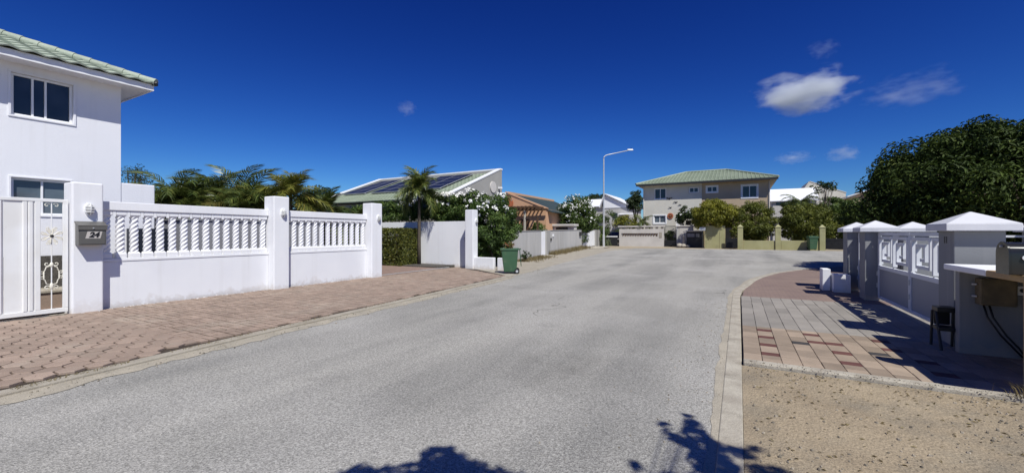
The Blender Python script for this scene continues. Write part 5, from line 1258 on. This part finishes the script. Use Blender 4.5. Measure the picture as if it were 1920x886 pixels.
for sx in (-1, 1):
    for yy in (-1.3, 1.25): MB().disc((cx + sx * .8, 48 + yy, cz + .32), 'x', .32, .2, 18).build('wheel', M['rubber'], cr, smooth=True)
    MB().box(cx + sx * .5, cx + sx * .8, 46.02, 46.06, cz + .62, cz + .76).build('headlight', M['lamp_glass'], cr, bevel=.02)
MB().box(cx - .26, cx + .26, 46.01, 46.04, cz + .42, cz + .53).build('licence_plate', M['trim_white'], cr)
MB().box(cx - .9, cx + .9, 46.0, 46.05, cz + .22, cz + .34).build('bumper', M['dark'], cr)
lg, lD2 = onY(1133, 45.2); lg1, _ = onY(1158, 45.2)
gg = thing('sliding_gate', 'low white and dark gate in front of the black car', 'gate', ((lg + lg1) / 2, 45.2, g0)); MB().box(lg, lg1, 45.15, 45.2, hz(444, lD2), hz(442, lD2)).build('rail', M['trim_white'], gg); MB().box(lg, lg1, 45.16, 45.19, g0 + .02, hz(444, lD2) - .004).build('panel', M['dark'], gg)

# ---------------------------------------------------------------- distant houses
def far_house(label, px0, px1, pye, pyr, Y, dep, wm, rm, ridge='y', apex=None, over=.4):
    x0, D0 = onY(px0, Y); x1, D1 = onY(px1, Y); ze = hz(pye, (D0 + D1) / 2); zr = hz(pyr, (D0 + D1) / 2)
    t = thing('house', label, 'house', ((x0 + x1) / 2, Y + dep / 2, 0))
    xa = (x0 + x1) / 2 if apex is None else onY(apex, Y)[0]
    b = MB()
    if ridge == 'y':
        for yy in (Y, Y + dep): b.add([(x0, yy, 0), (x1, yy, 0), (x1, yy, ze), (xa, yy, zr), (x0, yy, ze)], [(0, 1, 2, 3, 4)])
        for xx in (x0, x1): b.add([(xx, Y, 0), (xx, Y + dep, 0), (xx, Y + dep, ze), (xx, Y, ze)], [(0, 1, 2, 3)])
        b.build('wall', M[wm], t)
        r = MB(); r.slab([(x0 - over, Y - over, ze - .1), (xa, Y - over, zr + .05), (xa, Y + dep, zr + .05), (x0 - over, Y + dep, ze - .1)], .12); r.slab([(xa, Y - over, zr + .06), (x1 + over, Y - over, ze - .1), (x1 + over, Y + dep, ze - .1), (xa, Y + dep, zr + .06)], .12); r.build('roof', M[rm], t)
    else:
        b.box(x0, x1, Y, Y + dep, 0, ze); b.build('wall', M[wm], t)
        r = MB(); r.slab([(x0 - over, Y - over, ze - .1), (x1 + over, Y - over, ze - .1), (x1 + over, Y + dep / 2, zr), (x0 - over, Y + dep / 2, zr)], .12); r.slab([(x1 + over, Y + dep + over, ze - .1), (x0 - over, Y + dep + over, ze - .1), (x0 - over, Y + dep / 2 + .01, zr), (x1 + over, Y + dep / 2 + .01, zr)], .12); r.build('roof', M[rm], t)
    return t, (x0, x1, ze, zr)
t, q = far_house('white-roofed house with a pale end gable behind the street lamp', 1130, 1179, 387, 364, 64, 9, 'grey_render', 'roof_white', 'y', 1135)
MB().add([(q[0] + .05, 63.93, q[2] - .2), (q[1] - .05, 63.93, q[2] - .2), (q[1] - .05, 63.93, q[2] - .02), (onY(1135, 64)[0], 63.93, q[3] - .05), (q[0] + .05, 63.93, q[2] - .02)], [(0, 1, 2, 3, 4)]).build('gable', M['white'], t)
x, D = onY(1160, 63.9); MB().box(x - 1.0, x - .2, 63.96, 63.99, hz(409, D), hz(399, D)).build('window', M['glass'], t); MB().slab([(x + .2, 62.6, hz(403, D)), (x + 2.4, 62.6, hz(403, D)), (x + 2.4, 63.9, hz(401, D)), (x + .2, 63.9, hz(401, D))], .1).build('porch_roof', M['roof_white'], t)
far_house('white low-pitched roof left of the street lamp', 1098, 1134, 387, 371, 68, 8, 'grey_render', 'roof_white', 'x')
t, q = far_house('house with a broad white roof right of the tan duplex', 1447, 1531, 376, 349, 72, 10, 'grey_render', 'roof_white', 'x')
x, D = onY(1461, 72); MB().box(x - .4, x + .5, 71.95, 71.985, hz(388, D), hz(379, D)).build('window', M['glass'], t)
x, D = onY(1472, 70); MB().box(q[0], q[1], 69.9, 70.1, 0, hz(385, D)).build('boundary_wall', M['grey_render'], loc=(x, 70, 0), label='grey block wall under the broad white roof', cat='wall')
far_house('beige house with stepped gable above the green trees', 1502, 1586, 362, 340, 88, 9, 'beige', 'beige', 'y', 1518, .05)
far_house('white-edged roof of the house left of the big dark tree', 1597, 1650, 367, 355, 66, 9, 'tan', 'roof_white', 'y', 1640, .5)
far_house('grey flat annex between the solar house and the orange gable', 938, 952, 378, 371, 40, 6, 'mid_grey', 'mid_grey', 'x', None, .1)

MB().box(3.12, 14, 4.6, 14.3, -.04, .028).build('inner_yard', M['yard_grey'], kind='structure')
# ================================================================ RIGHT: PILLARED GATE
RX0, RX1 = 2.6, 3.1
def rpillar(label, x0, y0, wd=.5, h=1.63, base=0.0):
    t = thing('gate_pillar', label, 'pillar', (x0 + wd / 2, y0 + wd / 2, 0), 'pale grey pillars with white pyramid caps')
    MB().box(x0, x0 + wd, y0, y0 + wd, -.03, h).build('shaft', M['grey_wall'], t, bevel=.012)
    c = (x0 + wd / 2, y0 + wd / 2); o = wd / 2 + .11
    b = MB(); b.box(c[0] - o, c[0] + o, c[1] - o, c[1] + o, h + .002, h + .10); b.frustum(c[0], c[1], h + .1, h + .27, o, o, .012, .012); b.build('cap', M['cap_white'], t, bevel=.012)
    return t
nearp = rpillar('largest pale grey pillar with white cap and number 11', 2.6, 7.92)
rpillar('pale grey pillar at the far end of the double gate', 2.6, 12.5)
rpillar('farthest street-side pale grey pillar beyond the side gate', 2.6, 14.3)
rpillar('pale grey pillar inside the yard seen just over the gate', 3.75, 14.3)
rpillar('pale grey yard pillar half hidden by the largest capped pillar', 4.9, 14.3)
rpillar('pale grey pillar seen behind the mailbox at the right edge', 6.05, 14.3)
text_mesh('11', .13, M['black'], 'number', nearp, (2.597, 8.17, 1.50), (R(90), 0, R(-90)), 0, .002, .004)
def key_mesh(wd, ht):
    q = [(.06, 0), (.06, 1), (.96, 1), (.96, .16), (.30, .16), (.30, .80), (.72, .80), (.72, .38), (.5, .38)]
    b = MB(); b.strip([(-a * wd, z * ht) for a, z in q], .055, 'x', 0, .07); return mesh_of(b, 'greek_key', M['key_white'])
def key_gate(label, y0, y1, nunit, x=2.86, z0=.1, zm=.82, zt=1.61, name='double_gate', mirror=False):
    t = thing(name, label, 'gate', (x, (y0 + y1) / 2, 0))
    nl = max(1, nunit // 2); L = (y1 - y0) / nl
    km = None
    for k in range(nl):
        a, b_ = y0 + k * L + .008, y0 + (k + 1) * L - .008
        f = MB(); f.box(x - .03, x + .03, a, b_, zt - .06, zt); f.box(x - .03, x + .03, a, b_, zm - .04, zm + .04); f.box(x - .03, x + .03, a, b_, z0, z0 + .06)
        for yy in (a, b_ - .055): f.box(x - .03, x + .03, yy, yy + .055, z0 + .06, zm - .04); f.box(x - .03, x + .03, yy, yy + .055, zm + .04, zt - .06)
        f.build('leaf_frame', M['key_white'], t, bevel=.005)
        MB().box(x - .008, x + .008, a + .055, b_ - .055, z0 + .06, zm - .04).build('sheet_panel', M['grey_gate'], t)
        nu = nunit // nl; uw = (b_ - a - .11) / nu
        km = km or key_mesh(uw - .05, zt - zm - .19)
        for i in range(nu):
            child('greek_key', km, t, Matrix.Translation((0, b_ - .055 - uw * i - .02 - (y0 + y1) / 2, zm + .075)))
        sp = MB()
        for i in range(nu):
            yy = b_ - .055 - uw * i - .02 - .06 * (uw - .05)
            sp.box(x - .02, x + .02, yy - .02, yy + .02, zm + .04, zm + .072 - .02)
        sp.build('spacer', M['key_white'], t)
        hn = MB()
        for zz in (z0 + .25, zm - .2): hn.tube([(x - .035, b_ - .01, zz), (x - .035, b_ - .01, zz + .1)], .02, 8)
        hn.build('hinge', M['steel'], t)
    return t
key_gate('grey double gate with a row of white Greek key panels', 8.43, 12.49, 4)
key_gate('narrow grey side gate with Greek key between the far pillars', 13.01, 14.29, 2, name='side_gate')
def key_fence(label, x0, x1):
    y = 14.55; t = thing('key_fence', label, 'fence', ((x0 + x1) / 2, y, 0))
    MB().box(x0, x1, y - .08, y + .08, -.03, .8).build('low_wall', M['grey_wall'], t)
    f = MB(); f.box(x0, x1, y - .02, y + .02, 1.5, 1.55)
    for k in range(3): f.box(x0, x1, y - .02, y + .02, .9 + k * .2, .94 + k * .2)
    f.build('rail', M['key_white'], t)
for a, c, lab in ((3.11, 3.74, 'short yard fence next to the farthest street-side pillar'), (4.26, 4.89, 'middle yard fence between the inner pillars'), (5.41, 6.04, 'yard fence with pale rails seen beside the mailbox'), (6.56, 12, 'long yard fence running on behind the mailbox')): key_fence(lab, a, c)
# white stubs by the far pillar
MB().box(2.02, 2.2, 14.05, 14.5, -.02, .62).build('masonry_stub', M['white'], loc=(2.1, 14.3, 0), bevel=.012, label='bright white masonry stub standing clear of the far pillar', cat='block', group='white stubs by the far pillar')
MB().box(2.22, 2.58, 13.75, 14.28, -.02, .5).build('masonry_stub', M['white'], loc=(2.4, 14, 0), bevel=.012, label='shaded white masonry stub against the far pillar', cat='block', group='white stubs by the far pillar')
# ---------------------------------------------------------------- meter shelter
ms = thing('meter_shelter', 'open-fronted white masonry meter shelter with a slab top', 'shelter', (2.9, 7, 0))
MB().box(2.52, 3.7, 7.52, 7.64, -.03, 1.115).build('back_wall', M['grey_wall'], ms, bevel=.008)  # white shelter walls painted grey to imitate the shade under the slab
MB().box(3.58, 3.7, 5.4, 7.515, -.03, 1.115).build('side_wall', M['grey_wall'], ms, bevel=.008)
MB().box(2.42, 3.75, 6.6, 7.68, 1.118, 1.19).build('slab', M['white'], ms, bevel=.012)
MB().box(2.42, 3.75, 5.3, 6.597, 1.118, 1.19).build('slab', M['tan_slab'], ms, bevel=.012, label='tan stained half of the slab')
MB().box(2.5, 2.64, 5.94, 6.1, -.03, 1.115).build('post', M['tan_slab'], ms, bevel=.01)
mb_ = MB().box(2.66, 2.98, 7.36, 7.517, .70, 1.03).build('meter_box', M['olive_box'], ms, bevel=.012)
MB().box(2.68, 2.96, 7.352, 7.358, .72, 1.01).build('door', M['olive_box'], mb_, bevel=.003)
for zz in (.8, .95): MB().tube([(2.62, 7.47, zz), (2.655, 7.44, zz)], .012, 6).build('bracket', M['steel'], mb_)
MB().box(3.0, 3.08, 7.42, 7.517, .84, .95).build('electric_meter', M['trim_white'], ms, bevel=.008)
MB().tube([(3.04, 7.40, .9), (3.04, 7.42, .9)], .025, 12).build('meter_dial', M['glass'], ms)
cb = MB()
for o, z1 in ((0, .02), (.05, .05)): cb.tube([(2.72 + o, 7.47, .71), (2.74 + o, 7.42, .55), (2.84 + o, 7.38, .34), (2.95 + o, 7.4, .2), (3.1, 7.45, z1)], .011, 6)
cb.build('cable', M['black'], ms, smooth='all')
# mailbox
mx = thing('mailbox', 'black arched mailbox with red flag on the tan slab', 'mailbox', (2.75, 6.05, 1.19))
def arch(x0, x1, y0, y1, z0, zs, n=14):
    c = (y0 + y1) / 2; r = (y1 - y0) / 2; prof = [(y0, z0)] + [(c - r * math.cos(math.pi * k / n), zs + r * math.sin(math.pi * k / n)) for k in range(n + 1)] + [(y1, z0)]
    m_ = len(prof); return MB().add([(x0, a, z) for a, z in prof] + [(x1, a, z) for a, z in prof], [tuple(range(m_ - 1, -1, -1)), tuple(range(m_, 2 * m_))] + [(k, (k + 1) % m_, m_ + (k + 1) % m_, m_ + k) for k in range(m_)])
arch(2.345, 2.86, 5.92, 6.14, 1.193, 1.40).build('body', M['mailbox'], mx, smooth=True, bevel=.004)
arch(2.33, 2.344, 5.912, 6.148, 1.191, 1.40).build('door', M['mailbox'], mx, smooth=True)
MB().tube([(2.33, 6.03, 1.47), (2.315, 6.03, 1.47)], .012, 8).build('door_pull', M['steel'], mx)
fg = MB(); fg.box(2.44, 2.70, 5.905, 5.914, 1.352, 1.368); fg.build('flag', M['red'], mx); MB().disc((2.44, 5.91, 1.36), 'y', .022, .012, 12).build('flag_pivot', M['trim_white'], mx)
# black folding stool by the pillar
fs_ = thing('step_stool', 'black folded step stool leaning at the foot of the largest pillar', 'stool', (2.47, 7.75, .04))
MB().box(2.37, 2.57, 7.70, 7.90, .53, .60).build('top_step', M['black'], fs_, bevel=.01); MB().box(2.36, 2.58, 7.62, 7.84, .29, .34).build('lower_step', M['black'], fs_, bevel=.008)
MB().box(2.39, 2.55, 7.88, 7.90, .34, .53).build('back_panel', M['black'], fs_)
for xx in (2.365, 2.575):
    for y_a, y_b in ((7.56, 7.74), (7.90, 7.86)): MB().tube([(xx, y_a, .045), (xx, y_b, .535)], .016, 8).build('leg', M['dark'], fs_)
# dry weed by the post and twigs
blades('dry_weeds', 60, lambda: (2.4 + rnd.gauss(0, .08), 5.72 + rnd.gauss(0, .04), .05), .14, M['dry_grass'], .004)

# ---------------------------------------------------------------- the big dark tree and those behind the camera
cl = crown(8.6, 21.6, 2.9, 4.6, 4.2, 3.3, 230, .85, -.6, .72)
tree('mango_tree', 'huge dark mango tree spreading behind the pale grey pillars', 'tree', 9.0, 21.8, 0, 2.6, 4.7, 4.3, 2.85, M['leaf_mango'], 110000, .17, 150, .85, trunk_r=.35, lo=-.42, aspect=.36, shell=.8, limbs=20)
tree('tree', 'undergrowth added to keep the gap behind the mango trunk dark', 'tree', 9.8, 24.6, 0, 2.1, 4.5, 1.6, 2.2, M['leaf_mango'], 26000, .22, 110, .7, lo=-.9, aspect=.33)  # foliage added to fill the space below the canopy with darkness
tree('tree', 'dark leafy tree continuing the mango canopy at the right edge', 'tree', 12.6, 16.4, 0, 2.2, 3.2, 3.4, 2.3, M['leaf_mango'], 22000, .2, 90, .8, lo=-.9, aspect=.33, trunk_r=.25, shell=.65)
# tree over the photographer: only its shade shows
st_t = thing('shade_tree', 'broad-leaved tree beside the photographer casting the foreground shade', 'tree', (2.6, -1.6, 0))
b = MB(); b.tube([(2.6, -1.6, -.05), (2.5, -1.4, 2), (2.0, -.8, 4)], .14, 9, .08)
cls = []
for (sx_, sy_, r) in ((-1.85, 2.32, .17), (-1.66, 2.2, .24), (-1.45, 2.18, .24), (-1.25, 2.28, .17), (-1.9, 1.98, .22), (-1.58, 1.82, .32), (-1.25, 1.88, .25), (-2.2, 1.9, .13), (-1.4, 1.4, .38),
                     (-.54, 3.64, .05), (-.46, 3.53, .07), (-.38, 3.42, .09), (-.40, 3.92, .04), (-.35, 3.77, .07), (-.3, 3.6, .11), (-.22, 3.4, .15), (-.15, 3.18, .17), (-.1, 2.95, .2), (.0, 3.42, .08), (.08, 3.52, .05), (.18, 3.2, .12), (.3, 2.9, .17), (-.62, 2.9, .06), (-.38, 2.84, .08), (.05, 2.6, .25)):
    h = 4.2; px_, py_ = sx_ + .559 * h, sy_ - .485 * h; cls.append((px_, py_, h, r)); b.tube([(2.0, -.8, 4), ((2 + px_) / 2, (-.8 + py_) / 2, 4.3), (px_, py_, h)], .012, 6, .006)
b.build('trunk', M['bark'], st_t, smooth='all')
P, N, k = clump_points(cls, 3600); child('crown', leaf_mesh('crown', P - np.array([2.6, -1.6, 0]), N, .13, M['leaf_mid'], .35), st_t)

# ---------------------------------------------------------------- clouds
def cloud_mat(name, dens, sc_=2.2, thr=.0, seed=0.):
    m, n, l, P = new_mat(name); n.remove(P)
    tc = n.new('ShaderNodeTexCoord'); ln = n.new('ShaderNodeVectorMath'); ln.operation = 'LENGTH'; l.new(tc.outputs['Object'], ln.inputs[0])
    ad_ = n.new('ShaderNodeVectorMath'); ad_.operation = 'ADD'; ad_.inputs[1].default_value = (seed, seed * 1.7, seed * .6); l.new(tc.outputs['Object'], ad_.inputs[0])
    no = n.new('ShaderNodeTexNoise'); no.inputs['Scale'].default_value = sc_; no.inputs['Detail'].default_value = 6; no.inputs['Roughness'].default_value = .6; l.new(ad_.outputs[0], no.inputs['Vector'])
    def mth(op, a, b_):
        x = n.new('ShaderNodeMath'); x.operation = op
        for i, v in enumerate((a, b_)):
            if isinstance(v, (int, float)): x.inputs[i].default_value = v
            else: l.new(v, x.inputs[i])
        return x.outputs[0]
    fall = mth('SUBTRACT', 1.0, ln.outputs['Value'])
    d = mth('ADD', mth('MULTIPLY', fall, 1.15), mth('MULTIPLY', mth('SUBTRACT', no.outputs['Fac'], .5), 3.4))
    d = mth('MULTIPLY', mth('MAXIMUM', mth('SUBTRACT', d, thr), 0.0), dens)
    d = mth('MULTIPLY', d, mth('MINIMUM', mth('MULTIPLY', mth('MAXIMUM', fall, 0.), 8.), 1.))
    v = n.new('ShaderNodeVolumePrincipled'); v.inputs['Color'].default_value = (.93, .965, 1.0, 1); l.new(d, v.inputs['Density']); v.inputs['Anisotropy'].default_value = -.1
    l.new(v.outputs[0], n['Material Output'].inputs['Volume'])
    return m
def cloud(label, px, py, wpx, hpx, dens, thr=.25, seed=0., sc_=2.2):
    D = 900.; dx, dy = bearing(px); c = Vector((dx * D, dy * D, hz(py, D))); rx, rz = wpx / 2 * D / FPX, hpx / 2 * D / FPX
    bm = bmesh.new(); bmesh.ops.create_icosphere(bm, subdivisions=3, radius=1.0); me = bpy.data.meshes.new('cloud'); bm.to_mesh(me); bm.free()
    o = bpy.data.objects.new('cloud', me); C.objects.link(o); o.location = c; o.scale = (rx, rx * .7, rz); o.rotation_euler = (0, 0, math.atan2(dy, dx) - math.pi / 2)
    me.materials.append(cloud_mat('cloud_vapour', dens, sc_, thr, seed)); tag(o, label, 'cloud', 'small fair-weather clouds')
cloud('largest white puffy cloud above the tan duplex roof', 1508, 172, 205, 94, .05, .28, 3.1, 1.5)
cloud('thin ragged cloud to the right of the largest cloud', 1722, 165, 180, 84, .008, .55, 8.3, 2.0)
cloud('faint wisp low right of the ragged cloud', 1668, 182, 110, 50, .006, .5, 5.2)
cloud('tiny faint wisp above the largest cloud', 1542, 92, 60, 44, .007, .35, 1.2)
cloud('small flat cloud low above the white roofs', 1487, 296, 74, 30, .016, .3, 2.4)
cloud('small square cloud low beside the mango tree', 1581, 288, 64, 36, .018, .25, 6.6)
cloud('tiny lone cloud in the blue left of the street lamp', 763, 203, 42, 36, .013, .25, 4.4)
